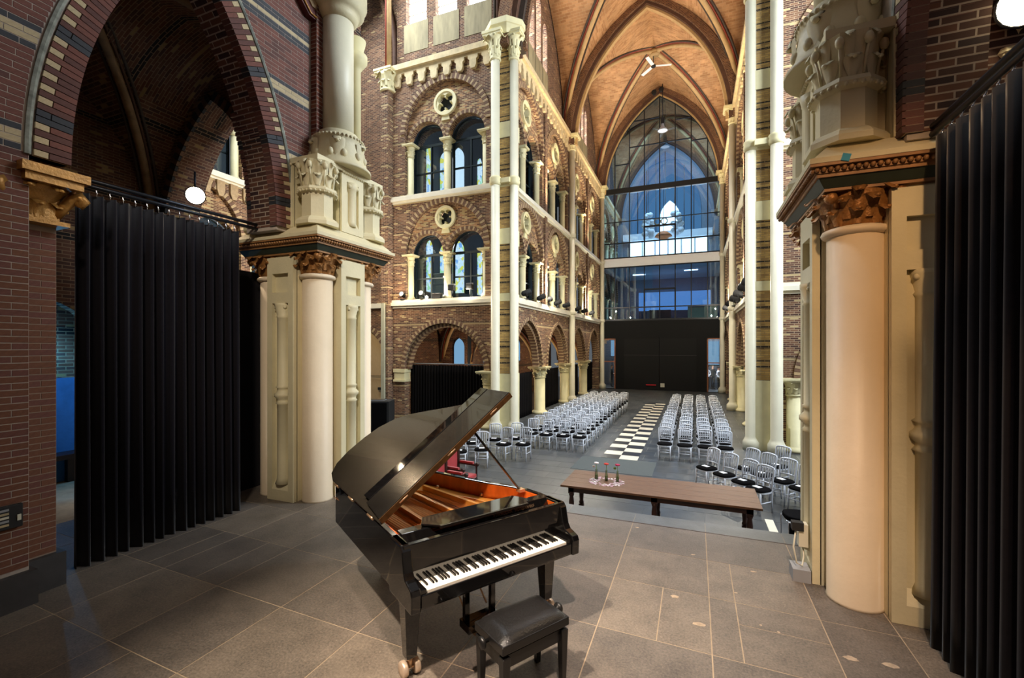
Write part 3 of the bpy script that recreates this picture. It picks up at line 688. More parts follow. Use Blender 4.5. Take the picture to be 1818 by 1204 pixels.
# ================================================================== CLUSTERED STONE PIERS
def pier(cx, cy, sx, label):
    P = thing('stone_pier', label, 'pillar', (cx, cy, 0))
    def add(name, m, ms, parent=None):
        m.v = [(sx * x, y, z) for x, y, z in m.v]
        return obj(name, m, ms, parent or P)
    # core: plus-shaped shaft
    core = MB(); A, B, D = .66, .26, .40
    pl = [(-B, -A), (B, -A), (B, -D), (D, -D), (D, -B), (A, -B), (A, B), (D, B), (D, D), (B, D), (B, A), (-B, A), (-B, D), (-D, D), (-D, B), (-A, B), (-A, -B), (-D, -B), (-D, -D), (-B, -D)]
    core.prism(pl, lambda a, b, t: (a, b, t), 0, 3.64); add('core', core, ['stone'])
    # framed recess with colonnette on each arm
    for q in range(4):
        R = Matrix.Rotation(q * PI / 2, 4, 'Z'); fr = MB(); fr.T = R
        F0, F1 = -A - .065, -A + .01
        fr.holed([(-B, .002), (B, .002), (B, 3.60), (-B, 3.60)], [[(-B + .10, .16), (B - .10, .16), (B - .10, 2.92), (-B + .10, 2.92)], [(-B + .10, 3.08), (B - .10, 3.08), (B - .10, 3.36), (-B + .10, 3.36)]], lambda a, b, t: (a, t, b), F1, F0)
        fr.prism([(F0, .16), (F1, .16), (F1, .30)], lambda a, b, t: (t, a, b), -B + .1, B - .1)
        add('panel_frame', fr, ['stone'])
        co = MB(); co.T = R
        co.lathe([(.115, .25), (.085, .34), (.085, 1.42), (.11, 1.44), (.085, 1.47), (.085, 1.50), (.125, 1.54), (.125, 1.58), (.085, 1.62), (.085, 1.66), (.11, 1.68), (.085, 1.70), (.085, 2.70), (.1, 2.72), (.085, 2.74), (.12, 2.88), (.12, 2.92)], (0, -A + .0, 0), 14)
        for k in (-.09, .09): co.sphere((k, -A - .055, 2.86), .028, 6, 5)
        add('colonnette', co, ['stone'])
    # round corner columns with gilded leaf capitals
    for (ax, ay) in ((.43, -.43), (.43, .43), (-.43, -.43), (-.43, .43)):
        c = MB(); c.lathe([(.225, 0), (.215, .02), (.215, 3.30)], (ax, ay, 0), 28)
        co = add('round_column', c, ['stone_column'])
        a = MB(); a.lathe([(.215, 3.27), (.25, 3.285), (.262, 3.31), (.25, 3.335), (.215, 3.35)], (ax, ay, 0), 24); add('astragal', a, ['stone_column'], co)
        k = MB(); k.lathe([(.21, 3.34), (.22, 3.42), (.245, 3.52), (.30, 3.63)], (ax, ay, 0), 20)
        for i in range(9):
            leaf(k, (ax, ay, 0), 2 * PI * i / 9, .222, 3.35, .30, 3.48, .058, .9)
            leaf(k, (ax, ay, 0), 2 * PI * (i + .5) / 9, .235, 3.40, .335, 3.57, .058, .8)
            leaf(k, (ax, ay, 0), 2 * PI * i / 9, .25, 3.46, .36, 3.635, .05, .6)
        for i in range(4):
            aa = PI / 4 + i * PI / 2
            k.sphere((ax + .34 * math.cos(aa), ay + .34 * math.sin(aa), 3.585), .055, 8, 6); k.tube([(ax + .2 * math.cos(aa), ay + .2 * math.sin(aa), 3.42), (ax + .29 * math.cos(aa), ay + .29 * math.sin(aa), 3.56), (ax + .34 * math.cos(aa), ay + .34 * math.sin(aa), 3.62)], .03, 6)
        add('leaf_capital', k, ['gold_capital'], co)
    f = MB(); f.box(-.73, .73, -.73, .73, 3.63, 3.655); add('necking', f, ['cornice_brown'])
    f = MB(); f.frustum(0, 0, 3.655, 3.735, .735, .735, .785, .785); add('frieze', f, ['frieze_green'])
    f = MB(); f.box(-.80, .80, -.80, .80, 3.735, 3.765); f.box(-.815, .815, -.815, .815, 3.765, 3.815); f.box(-.86, .86, -.86, .86, 3.815, 3.84); add('cornice', f, ['cornice_brown'])
    f = MB(); f.box(-.865, .865, -.865, .865, 3.84, 3.885); add('cornice_top', f, ['stone'])
    bd = MB()
    n = 34
    for s_ in range(n):
        t = -.83 + 1.66 * (s_ + .5) / n
        bd.sphere((t, -.832, 3.79), .0215, 6, 4); bd.sphere((.832, t, 3.79), .0215, 6, 4)
    add('bead_moulding', bd, ['cornice_brown'])['kind'] = 'stuff'
    # upper block
    u = MB(); u.frustum(0, 0, 3.885, 4.03, .84, .84, .70, .70); u.box(-.52, .52, -.52, .52, 4.03, 4.97)
    for q in range(4):
        u.T = Matrix.Rotation(q * PI / 2, 4, 'Z'); u.box(-.24, .24, -.68, -.5, 4.03, 4.97)
    u.T = None; add('upper_block', u, ['stone'])
    for q in range(4):
        fr = MB(); fr.T = Matrix.Rotation(q * PI / 2, 4, 'Z')
        fr.holed([(-.24, 4.03), (.24, 4.03), (.24, 4.93), (-.24, 4.93)], [[(-.13, 4.14), (.13, 4.14), (.13, 4.82), (-.13, 4.82)]], lambda a, b, t: (a, t, b), -.67, -.715)
        fr.prism([(-.715, 4.14), (-.67, 4.14), (-.67, 4.24)], lambda a, b, t: (t, a, b), -.13, .13)
        add('upper_panel', fr, ['stone'])
        cl = MB(); cl.T = Matrix.Rotation(q * PI / 2, 4, 'Z'); cl.lathe([(.09, 4.15), (.075, 4.22), (.075, 4.68), (.095, 4.72), (.12, 4.82)], (0, -.665, 0), 10)
        for kk in (-.08, .08): cl.sphere((kk, -.72, 4.76), .035, 6, 5); 
        add('upper_colonnette', cl, ['stone'])
        oc = MB(); a = q * PI / 2 + PI / 4; X, Y = .53 * math.cos(a) * 1.414, .53 * math.sin(a) * 1.414; X, Y = max(-.53, min(.53, X)), max(-.53, min(.53, Y))
        oc.lathe([(.31, 4.03), (.31, 4.08), (.28, 4.12), (.235, 4.15)], (X, Y, 0), 8, PI / 8, PI / 8 + 2 * PI, smooth=False)
        oc.lathe([(.225, 4.12), (.225, 4.52), (.225, 4.53)], (X, Y, 0), 8, PI / 8, PI / 8 + 2 * PI, smooth=False)
        # pointed foot on the colonnette faces
        cs = add('corner_colonnette', oc, ['stone'])
        cp = MB(); cp.lathe([(.225, 4.48), (.275, 4.50), (.29, 4.53), (.275, 4.57), (.21, 4.59), (.215, 4.72), (.24, 4.86), (.27, 4.95)], (X, Y, 0), 8, PI / 8, PI / 8 + 2 * PI, smooth=False)
        for i in range(28): cp.sphere((X + .268 * math.cos(2 * PI * i / 28), Y + .268 * math.sin(2 * PI * i / 28), 4.505), .019, 5, 4)
        for i in range(8):
            aa = 2 * PI * i / 8
            leaf(cp, (X, Y, 0), aa, .215, 4.59, .27, 4.74, .055, .4)
            ab_ = aa + PI / 8
            cp.tube([(X + r_ * math.cos(ab_), Y + r_ * math.sin(ab_), z_) for r_, z_ in ((.215, 4.60), (.235, 4.72), (.265, 4.82))], .012, 5)
            cp.sphere((X + .27 * math.cos(ab_), Y + .27 * math.sin(ab_), 4.865), .036, 8, 6, (1, 1, 1.45))
            leaf(cp, (X, Y, 0), aa + .12, .225, 4.70, .28, 4.93, .035, .3)
        add('flower_capital', cp, ['stone'], cs)
    t = MB(); t.box(-.72, .72, -.72, .72, 4.95, 5.03); add('top_slab', t, ['stone'])
    bd = MB()
    for s_ in range(11):
        tt = -.24 + .48 * (s_ + .5) / 11
        for q in range(4):
            v_ = Matrix.Rotation(q * PI / 2, 4, 'Z') @ Vector((tt, -.725, 4.94)); bd.sphere(v_, .022, 6, 4)
    add('slab_beads', bd, ['stone'])['kind'] = 'stuff'
    # round base and shaft above
    ux, uy = .42, 0.0
    b = MB(); b.lathe([(.50, 5.02), (.50, 5.06), (.43, 5.12), (.40, 5.24), (.385, 5.38), (.37, 5.46), (.385, 5.48), (.385, 5.53), (.33, 5.55), (.30, 5.58), (.30, 5.62), (.245, 5.64)], (ux, uy, 0), 28)
    for i in range(40): b.sphere((ux + .385 * math.cos(2 * PI * i / 40), uy + .385 * math.sin(2 * PI * i / 40), 5.505), .024, 5, 4)
    for i in range(6):
        aa = 2 * PI * i / 6 + .2
        leaf(b, (ux, uy, 0), aa, .40, 5.14, .43, 5.42, .09, .3); 
        for da in (-.24, .24): b.sphere((ux + .40 * math.cos(aa + da), uy + .40 * math.sin(aa + da), 5.22), .05, 8, 6, (1, 1, 1.3))
    base = add('shaft_base', b, ['stone'])
    b = MB(); b.lathe([(.235, 5.62), (.235, 7.45)], (ux, uy, 0), 32); add('upper_shaft', b, ['stone_shaft'])
    b = MB(); b.lathe([(.235, 7.40), (.27, 7.44), (.30, 7.48), (.30, 7.52), (.34, 7.56), (.40, 7.60), (.40, 7.68), (.44, 7.72), (.44, 8.2)], (ux, uy, 0), 32); b.box(-.6, ux, -.3, .3, 7.6, 8.2); add('shaft_ring', b, ['stone'])
    b = MB(); b.lathe([(.085, 5.03), (.085, 6.9), (.12, 6.95), (.19, 7.05), (.19, 7.15), (.12, 7.2), (.17, 7.4)], (ux - .02, .42, 0), 20); add('rear_shaft', b, ['stone_nave'])
    return P
pier_l = pier(-5.68, 5.60, 1, 'cream clustered stone pier left of the grand piano, with gilded leaf capitals')
pier_r = pier(1.77, 5.37, -1, 'cream clustered stone pier at the right edge of the stage, with a fat round column')
# blue tape on the right pier's cornice
tag(obj('tape_strip', BX(-.03, .03, -.004, .004, -.03, .03), ['tape_blue'], loc=(1.16, 4.503, 3.86), rot=(0, .3, 0)), 'small piece of blue tape stuck on the right pier cornice', 'tape')

# ================================================================== NAVE AND CROSSING ELEVATIONS
WIN = [0]
SP1, SP2 = 6.36, 11.4
def frame_fn(o, U, Nn):
    o, U, Nn = Vector(o), Vector(U), Vector(Nn)
    return lambda u, z, d: o + U * u + Nn * d + Vector((0, 0, z))
def voussoirs(m, P, uc, h, zs, wd, d0, d1, kind, rise=None, n=34):
    """ring of separate radial bricks, alternating light and dark"""
    if kind == 'round':
        for k in range(n):
            a0, a1 = PI * (k + .06) / n, PI * (k + .94) / n; m.cur = k % 2
            q = [(uc + r * math.cos(a), zs + r * math.sin(a)) for r, a in ((h, a0), (h + wd, a0), (h + wd, a1), (h, a1))]
            m.prism(q, P, d0, d1)
    else:
        c = (rise * rise - h * h) / (2 * h); R = h + c; A = math.acos(c / R)
        for s_ in (-1, 1):
            for k in range(n // 2):
                a0, a1 = A * (k + .06) / (n // 2), A * (k + .94) / (n // 2); m.cur = k % 2
                q = [(uc + s_ * (-c + r * math.cos(a)), zs + r * math.sin(a)) for r, a in ((R, a0), (R + wd, a0), (R + wd, a1), (R, a1))]
                m.prism(q, P, d0, d1)
    m.cur = 0
def window(P, uc, h, zb, zs, d, ms='pane_glass'):
    WIN[0] += 1
    we = sempty('window_%d' % WIN[0], P(uc, zb, d))
    org = P(uc, zb, d)
    def R(m): m.v = [tuple(Vector(p) - org) for p in m.v]; return m
    fr = MB(); b = .07; zm = zb + (zs - zb) * .48
    holes = [[(uc - h + b, zb + b), (uc - h + b, zm - .025), (uc - .03, zm - .025), (uc - .03, zb + b)], [(uc + .03, zb + b), (uc + .03, zm - .025), (uc + h - b, zm - .025), (uc + h - b, zb + b)],
             [(uc - h + b, zm + .025), (uc - h + b, zs - .05), (uc - .03, zs - .05), (uc - .03, zm + .025)], [(uc + .03, zm + .025), (uc + .03, zs - .05), (uc + h - b, zs - .05), (uc + h - b, zm + .025)],
             arc_pts(uc, h - b, zs + .05, 'round', None, 12)]
    fr.holed(opening(uc, h, zb, zs, 'round', None, 12), holes, P, d - .05, d + .05); obj('window_frame', R(fr), ['teal_frame'], we)
    for q in holes:
        g = MB(); g.prism(q, P, d - .01, d + .005); obj('pane', R(g), [ms], we)
    return we
def capcol(parent, P, u, d, z0, zc0, zc1, r, ms='stone_nave', leaves=6, tiers=1, name='column', ab=None):
    b = P(u, 0, d); m = MB(); m.lathe([(r * 1.5, z0), (r * 1.5, z0 + .08), (r * 1.2, z0 + .14), (r, z0 + .18), (r, zc0)], (b.x, b.y, 0), 14)
    c = obj(name, m, [ms], parent); k = MB(); capital(k, (b.x, b.y, 0), r, zc0, zc1, 1.45, leaves, 'sq', tiers, ab); obj('leaf_capital', k, [ms], c)
    return c
CORB = None
def elevation(name, o, U, Nn, u0, u1, bays, lower, zsp=1.27, hg=1.85, rise=2.1, spans=None, d_pane='pane_glass'):
    P = frame_fn(o, U, Nn); wl = None
    TOP = 14.35
    bot = [(u0, ZL)]; e0 = bays[0] - hg
    if e0 > u0 + .02: bot += [(e0, ZL)]
    for uc in bays: bot += arc_pts(uc, hg, zsp, lower, rise, 24)
    e1 = bays[-1] + hg
    if e1 < u1 - .02: bot += [(e1, ZL)]
    bot += [(u1, ZL)]
    if e0 <= u0 + .02: bot = bot[1:]
    if e1 >= u1 - .02: bot = bot[:-1]
    outer = bot + [(u1, TOP), (u0, TOP)]
    holes = []
    for uc in bays:
        holes.append(opening(uc, 1.90, 4.25, SP1, 'round', None, 24)); holes.append(opening(uc, 1.94, 8.72, SP2, 'round', None, 24))
    m = MB(); m.holed(outer, holes, P, -.5, 0); wl = struct(name, m, ['brick_nave'])
    v = MB()
    for uc in bays:
        voussoirs(v, P, uc, hg - .0, zsp, .16, -.05, .05, 'round' if lower == 'round' else 'pointed', rise, 64)
        voussoirs(v, P, uc, hg - .17, zsp, .16, -.4, -.12, 'round' if lower == 'round' else 'pointed', rise - .17, 64)
        voussoirs(v, P, uc, 1.89, SP1, .22, -.05, .05, 'round', None, 58); voussoirs(v, P, uc, 1.93, SP2, .22, -.05, .05, 'round', None, 60)
        for s_ in (-1, 1):
            voussoirs(v, P, uc + s_ * .96, .84, 6.22, .14, -.3, -.13, 'round', None, 28); voussoirs(v, P, uc + s_ * .97, .85, 11.0, .14, -.3, -.13, 'round', None, 28)
    obj('voussoir_ring', v, ['voussoir_light', 'voussoir_dark'], wl, kind='stuff')
    for li, (zsub, hs, off, zsB, hB, zq, rq, zb, zcol) in enumerate(((6.22, .84, .96, SP1, 1.92, 7.66, .36, 4.25, 5.74), (11.0, .85, .97, SP2, 1.96, 12.46, .42, 8.72, 10.46))):
        for uc in bays:
            t = MB(); pl = [(uc - hB, zsub)] + arc_pts(uc - off, hs, zsub, 'round', None, 14) + arc_pts(uc + off, hs, zsub, 'round', None, 14) + [(uc + hB, zsub)] + arc_pts(uc, hB, zsB, 'round', None, 22)[::-1]
            t.holed(pl, [circle(uc, zq, rq + .02)], P, -.45, -.18); obj('tympanum', t, ['brick_tympanum'], wl)
            q = MB(); q.holed(circle(uc, zq, rq + .09, 28), [quatre(uc, zq, rq * .98)], P, -.32, -.10); q.holed(circle(uc, zq, rq + .12, 28), [circle(uc, zq, rq + .02, 28)], P, -.2, -.06)
            q.prism([(uc - .12, zq - rq - .02), (uc + .12, zq - rq - .02), (uc + .2, zq - rq - .3), (uc - .2, zq - rq - .3)], P, -.25, -.12)
            obj('quatrefoil', q, ['stone_nave'], wl)
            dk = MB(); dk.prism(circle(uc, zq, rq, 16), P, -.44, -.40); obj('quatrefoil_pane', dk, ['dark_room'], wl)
            capcol(wl, P, uc, -.30, zb, zcol, zsub, .15, 'stone_nave', 6, 1, 'window_column')
            for s_ in (-1, 1):
                capcol(wl, P, uc + s_ * 1.82, -.26, zb, zcol, zsub, .14, 'stone_nave', 6, 1, 'window_column', .28)
                window(P, uc + s_ * off, hs + .02, zb + .02, zsub, -.62, d_pane)
    # string courses, cornice, corbels
    L = MB()
    for z0, z1, dd in ((4.0, 4.14, .16), (4.14, 4.25, .10), (3.9, 4.0, .06), (8.50, 8.62, .18), (8.62, 8.72, .12), (8.42, 8.50, .06)):
        L.prism([(u0, z0), (u1, z0), (u1, z1), (u0, z1)], P, -.6, dd)
    obj('ledge', L, ['stone_white'], wl)
    C = MB(); C.prism([(u0, 13.98), (u1, 13.98), (u1, 14.12), (u0, 14.12)], P, -.3, .12); C.prism([(u0, 14.12), (u1, 14.12), (u1, 14.35), (u0, 14.35)], P, -.5, .24); obj('cornice', C, ['cornice_stone'], wl)
    n = int((u1 - u0) / .56)
    for k in range(n):
        u = u0 + (k + .5) * (u1 - u0) / n; c = MB()
        c.prism([(u - .09, 13.46), (u + .09, 13.46), (u + .15, 13.58), (u + .15, 13.80), (u + .22, 13.86), (u + .22, 13.99), (u - .22, 13.99), (u - .22, 13.86), (u - .15, 13.80), (u - .15, 13.58)], P, -.02, .13)
        obj('corbel', c, ['cornice_stone'], wl)
    return wl, P
def clerestory(name, o, U, Nn, u0, u1, groups, half=.34, z0=16.5, top=24, wz=19.0, nl=3, pitch=.95, panel=True):
    P = frame_fn(o, U, Nn); m = MB(); holes = []
    for uc in groups:
        for k in range(nl):
            u = uc + (k - (nl - 1) / 2) * pitch
            holes.append(opening(u, half, z0, wz + (.8 if k == nl // 2 else 0), 'pointed', half * 1.7, 10))
    m.holed([(u0, 14.2), (u1, 14.2), (u1, top), (u0, top)], holes, P, -.7, -.3); wl = struct(name, m, ['brick_nave_plain'])
    for i, h in enumerate(holes):
        uc = (h[0][0] + h[-1][0]) / 2
        g = MB(); g.prism(h, P, -.62, -.58); WIN[0] += 1; wo = obj('window_%d' % WIN[0], g, ['sky_window'], kind='structure')
        b = MB()
        for zz in [z0 + .55 * j for j in range(1, 7)]: b.prism([(uc - half, zz), (uc + half, zz), (uc + half, zz + .03), (uc - half, zz + .03)], P, -.58, -.55)
        obj('glazing_bar', b, ['stone_grey'], wo)
        if panel:
            s = MB(); s.prism([(uc - half - .1, 15.1), (uc + half + .1, 15.1), (uc + half + .1, z0), (uc - half - .1, z0)], P, -.32, -.28); obj('stone_panel', s, ['stone_grey'], wl)
    return wl
XL, XR, YF, YB = -6.75, 1.95, 16.3, 34.6
BAYS = [18.55, 23.05, 27.65, 32.25]
# left transept-side facade facing the stage (u along +X)
fac_l, PFl = elevation('wall_facade_left', (0, YF, 0), (1, 0, 0), (0, -1, 0), -12.25, XL, [-9.68], 'round', 1.27, 1.95, 1.98)
fac_r, PFr = elevation('wall_facade_right', (0, YF, 0), (1, 0, 0), (0, -1, 0), XR, 8.0, [4.95], 'round', 1.27, 1.95, 1.98)
nav_l, PNl = elevation('wall_nave_left', (XL, 0, 0), (0, 1, 0), (1, 0, 0), YF, YB, BAYS, 'pointed', 1.27, 1.80, 2.12, d_pane='pane_blue')
nav_r, PNr = elevation('wall_nave_right', (XR, 0, 0), (0, 1, 0), (-1, 0, 0), YF, YB, BAYS, 'pointed', 1.27, 1.80, 2.12)
clerestory('wall_clerestory_facade_left', (0, YF, 0), (1, 0, 0), (0, -1, 0), -12.25, XL, [-9.75], half=.52, nl=3, pitch=1.5, z0=16.35)
clerestory('wall_clerestory_facade_right', (0, YF, 0), (1, 0, 0), (0, -1, 0), XR, 8.0, [5.0], half=.52, nl=3, pitch=1.5, z0=16.35)
clerestory('wall_clerestory_left', (XL, 0, 0), (0, 1, 0), (1, 0, 0), YF, YB, [20.8, 29.95], half=.36, nl=3, pitch=1.0, z0=16.2, wz=18.0)
clerestory('wall_clerestory_right', (XR, 0, 0), (0, 1, 0), (-1, 0, 0), YF, YB, [20.8, 29.95], half=.36, nl=3, pitch=1.0, z0=16.2, wz=18.0)
# ground arcade columns
def arcade(wl, P, us, d=-.25):
    for u in us:
        c = capcol(wl, P, u, d, ZL, .72, 1.27, .27, 'stone_nave', 8, 2, 'arcade_column', .46)
arcade(nav_l, PNl, [20.8, 25.3, 29.95]); arcade(nav_r, PNr, [20.8, 25.3, 29.95])
for P, wl in ((PNl, nav_l), (PNr, nav_r)):
    for u in (24.75, 25.95): pass
capcol(fac_l, PFl, -7.62, .02, ZL, .72, 1.27, .22, 'stone_nave', 8, 2, 'arcade_column', .40)
capcol(fac_r, PFr, 2.86, .02, ZL, .72, 1.27, .22, 'stone_nave', 8, 2, 'arcade_column', .40)
# brick jamb capital at the left of the big ground arch
m = MB(); b = PFl(-11.82, 0, -.1); m.box(b.x - .34, b.x + .26, b.y - .2, b.y + .3, 1.12, 1.27); m.box(b.x - .30, b.x + .22, b.y - .17, b.y + .3, .82, 1.12); m.box(b.x - .34, b.x + .26, b.y - .2, b.y + .3, .72, .82); obj('jamb_capital', m, ['stone_nave'], fac_l)
# pilaster strips between upper bays
for P, wl, us in ((PNl, nav_l, (20.8, 29.95)), (PNr, nav_r, (20.8, 29.95))):
    for u in us:
        m = MB(); m.prism([(u - .16, 4.25), (u + .16, 4.25), (u + .16, 13.98), (u - .16, 13.98)], P, -.02, .10); obj('pilaster_strip', m, ['brick_nave_plain'], wl)
# vault shafts of the nave
def vault_shaft(x, y, label, z_top=13.55, r=.16):
    t = thing('vault_shaft', label, 'column', (x, y, ZL)); t['kind'] = 'structure'
    m = MB(); m.lathe([(r * 1.7, 0), (r * 1.7, .3), (r * 1.3, .36), (r, .45), (r, z_top - ZL - .1)], (0, 0, 0), 16); obj('shaft', m, ['stone_shaft'], t)
    m = MB(); capital(m, (0, 0, 0), r * 1.1, z_top - ZL - .1, z_top - ZL + .75, 1.9, 8, 'sq', 2, .42); obj('leaf_capital', m, ['stone_nave'], t)
    for zz in (4.15, 8.6): 
        m = MB(); m.lathe([(r, zz - ZL - .12), (r * 1.35, zz - ZL - .08), (r * 1.35, zz - ZL + .08), (r, zz - ZL + .12)], (0, 0, 0), 14); obj('annulet', m, ['stone_shaft'], t)
    return t
vault_shaft(XL + .2, 25.3, 'slender cream wall shaft halfway along the left nave wall')
vault_shaft(XR - .2, 25.3, 'slender cream wall shaft halfway along the right nave wall')
vault_shaft(XL + .2, YB - .25, 'slender cream wall shaft in the left corner by the glass wall')
vault_shaft(XR - .2, YB - .25, 'slender cream wall shaft in the right corner by the glass wall')
# banded corner piers with paired shafts at the crossing
def crossing_pier(xc, sx, label):
    t = thing('crossing_pier', label, 'pillar', (xc, YF, ZL)); t['kind'] = 'structure'; z = lambda v: v - ZL
    m = MB(); m.T = Matrix.Diagonal((sx, 1, 1, 1))
    m.box(-.34, .34, -.34, .34, z(1.2), z(14.2)); obj('banded_core', m, ['brick_banded'], t)
    m = MB(); m.T = Matrix.Diagonal((sx, 1, 1, 1)); 
    for za, zb_ in ((0, z(1.2)), (z(8.4), z(8.75)), (z(4.0), z(4.3)), (z(6.2), z(6.8)), (z(10.3), z(10.9))): obj('stone_band', BX(-.36, .36, -.36, .36, za, zb_), ['stone_nave'], t)
    for (x, y) in ((-.30, -.50), (.36, -.22)):
        m = MB(); m.lathe([(.25, 0), (.25, .25), (.21, .32), (.172, .42), (.172, z(13.5))], (sx * x, y, 0), 20); s = obj('tall_shaft', m, ['stone_shaft'], t)
        m = MB(); m.lathe([(.17, z(8.42)), (.215, z(8.47)), (.235, z(8.55)), (.215, z(8.63)), (.235, z(8.68)), (.215, z(8.74)), (.17, z(8.78))], (sx * x, y, 0), 20); obj('annulet', m, ['stone_nave'], s)
        m = MB(); capital(m, (sx * x, y, 0), .19, z(13.2), z(14.2), 2.1, 8, 'sq', 2, .40); obj('leaf_capital', m, ['stone_nave'], s)
    obj('tie_block', BX(-.3, .3, -.55, -.35, z(8.5), z(8.68)), ['stone_nave'], t)
    m = MB(); m.lathe([(.62, z(14.1)), (.70, z(14.22)), (.80, z(14.34)), (.84, z(14.36)), (.84, z(14.58))], (0, -.1, 0), 8, PI / 8, PI / 8 + 2 * PI, smooth=False); obj('abacus', m, ['stone_nave'], t)
    m = MB(); m.box(-.36, .36, -.36, .30, z(14.58), z(23)); u_ = obj('upper_pier', m, ['brick_arch'], t)
    for (x, y) in ((-.38, -.30), (-.2, -.42), (.05, -.46), (.28, -.40), (.40, -.2)):
        m = MB(); m.lathe([(.09, z(14.58)), (.09, z(23))], (sx * x, y, 0), 10); obj('brick_roll', m, ['arch_brown' if abs(x) < .3 else 'rib_dark'], u_)
    return t
crossing_pier(XL - .06, 1, 'banded corner pier with two tall cream shafts where the left nave wall begins')
crossing_pier(XR + .06, -1, 'banded corner pier with two tall cream shafts where the right nave wall begins')

# ================================================================== VAULTS
def pointed(t, a, h):
    c = (h * h - a * a) / (2 * a); R = a + c; t = min(abs(t), a); return math.sqrt(max(0, R * R - (t + c) ** 2))
def vault(name, x0, x1, y0, y1, zs, h, ms, n=28, rib=.12, ribm=('rib_cream', 'rib_red', 'rib_dark'), ribs=True):
    m = MB(); m.smooth = False; xc, yc = (x0 + x1) / 2, (y0 + y1) / 2; a, b = (x1 - x0) / 2, (y1 - y0) / 2
    ids = [[m.pt((xc + a * (2 * i / n - 1), yc + b * (2 * j / n - 1), zs + max(pointed(a * (2 * i / n - 1), a, h), pointed(a * (2 * j / n - 1), a, h)))) for j in range(n + 1)] for i in range(n + 1)]
    for i in range(n):
        for j in range(n):
            m.face((ids[i][j], ids[i + 1][j], ids[i + 1][j + 1], ids[i][j + 1]))
    vo = struct(name, m, [ms])
    if ribs:
        for sg in (1, -1):
            pts = [(xc + a * s, yc + sg * b * s, zs + pointed(a * s, a, h) - .05) for s in [k / 24 for k in range(-24, 25)]]
            r = MB(); r.tube(pts, rib, 8); obj('diagonal_rib', r, [ribm[0]], vo)
            lat = Vector((-sg * b, a, 0)).normalized()
            for q, mm_ in ((rib * 1.05, ribm[1]), (-rib * 1.05, ribm[1]), (rib * 2.0, ribm[2]), (-rib * 2.0, ribm[2])):
                r = MB(); r.tube([Vector(p) + lat * q + Vector((0, 0, .10 + abs(q) * .25)) for p in pts], rib * .42, 6); obj('rib_roll', r, [mm_], vo)
        r = MB(); r.sphere((xc, yc, zs + h - .12), .38, 12, 8, (1, 1, .6)); r.lathe([(.2, -.35), (.3, -.28), (.3, -.2), (.2, -.15)], (xc, yc, zs + h - .05), 12); obj('boss', r, [ribm[0]], vo)
    return vo
VZ, VH = 13.75, 7.3
vault('ceiling_nave_near', XL - .25, XR + .25, YF, 25.3, VZ, VH, 'brick_vault')
vault('ceiling_nave_far', XL - .25, XR + .25, 25.3, YB, VZ, VH, 'brick_vault')
vault('ceiling_back_room', XL - .25, XR + .25, YB + .2, 43.0, VZ, VH, 'brick_vault')
def trans_arch(name, y, steps):
    root = None
    for (inset, w_, dp, ms) in steps:
        a = (XR - XL) / 2 + .1 - inset; h = VH - inset * .9
        pts = [((XL + XR) / 2 + a * s, y, VZ + pointed(a * s, a, h)) for s in [math.sin(k / 24 * PI / 2) for k in range(-24, 25)]]
        m = MB(); m.sweep(pts, (0, 1, 0), [(-w_ / 2, -dp / 2), (w_ / 2, -dp / 2), (w_ / 2, dp / 2), (-w_ / 2, dp / 2)])
        if root is None: root = struct(name, m, [ms])
        else: obj('arch_order', m, [ms], root)
trans_arch('trim_1', 25.3, [(.12, .75, .34, 'brick_arch'), (.34, .5, .26, 'arch_brown'), (.5, .24, .22, 'rib_cream')])
trans_arch('trim_2', YB - .15, [(.12, .5, .34, 'brick_arch'), (.34, .36, .3, 'arch_brown'), (.5, .14, .16, 'rib_cream')])
trans_arch('trim_3', YF + .05, [(.05, 1.3, .45, 'brick_arch'), (.34, .95, .3, 'arch_brown'), (.56, .55, .28, 'rib_dark'), (.74, .25, .2, 'brick_arch')])
trans_arch('trim_4', 42.9, [(.12, .5, .34, 'brick_arch'), (.34, .36, .3, 'arch_brown')])

# ================================================================== GALLERIES AND AISLES BEHIND THE WALLS
def gallery(name, boxes, ms):
    m = MB()
    for b in boxes: m.box(*b)
    return struct(name, m, [ms])
gallery('floor_gallery_left', [(-12.6, XL - .45, YF + .45, 20.6, 3.95, 4.2), (-12.6, XL - .45, YF + .45, 20.6, 8.45, 8.7), (-10.8, XL - .45, 20.6, YB, 3.95, 4.2), (-10.8, XL - .45, 20.6, YB, 8.45, 8.7)], 'room_grey')
gallery('wall_gallery_left', [(-12.6, -10.8, 20.6, 20.9, ZL, 14), (-11.0, -10.8, 20.9, YB, ZL, 14), (-12.7, -12.5, YF + .5, 20.8, ZL, 14), (-12.6, XL - .5, YF + .5, 20.8, 13.3, 13.5), (-10.8, XL - .5, 20.8, YB, 13.3, 13.5)], 'dark_room')
gallery('floor_gallery_right', [(XR + .45, 8.2, YF + .45, YB, 3.95, 4.2), (XR + .45, 8.2, YF + .45, YB, 8.45, 8.7)], 'room_grey')
gallery('wall_gallery_right', [(6.0, 6.2, 20.9, YB, ZL, 14), (XR + .5, 8.2, 20.6, 20.9, ZL, 14), (XR + .5, 8.2, YF + .5, YB, 13.3, 13.5)], 'dark_room')
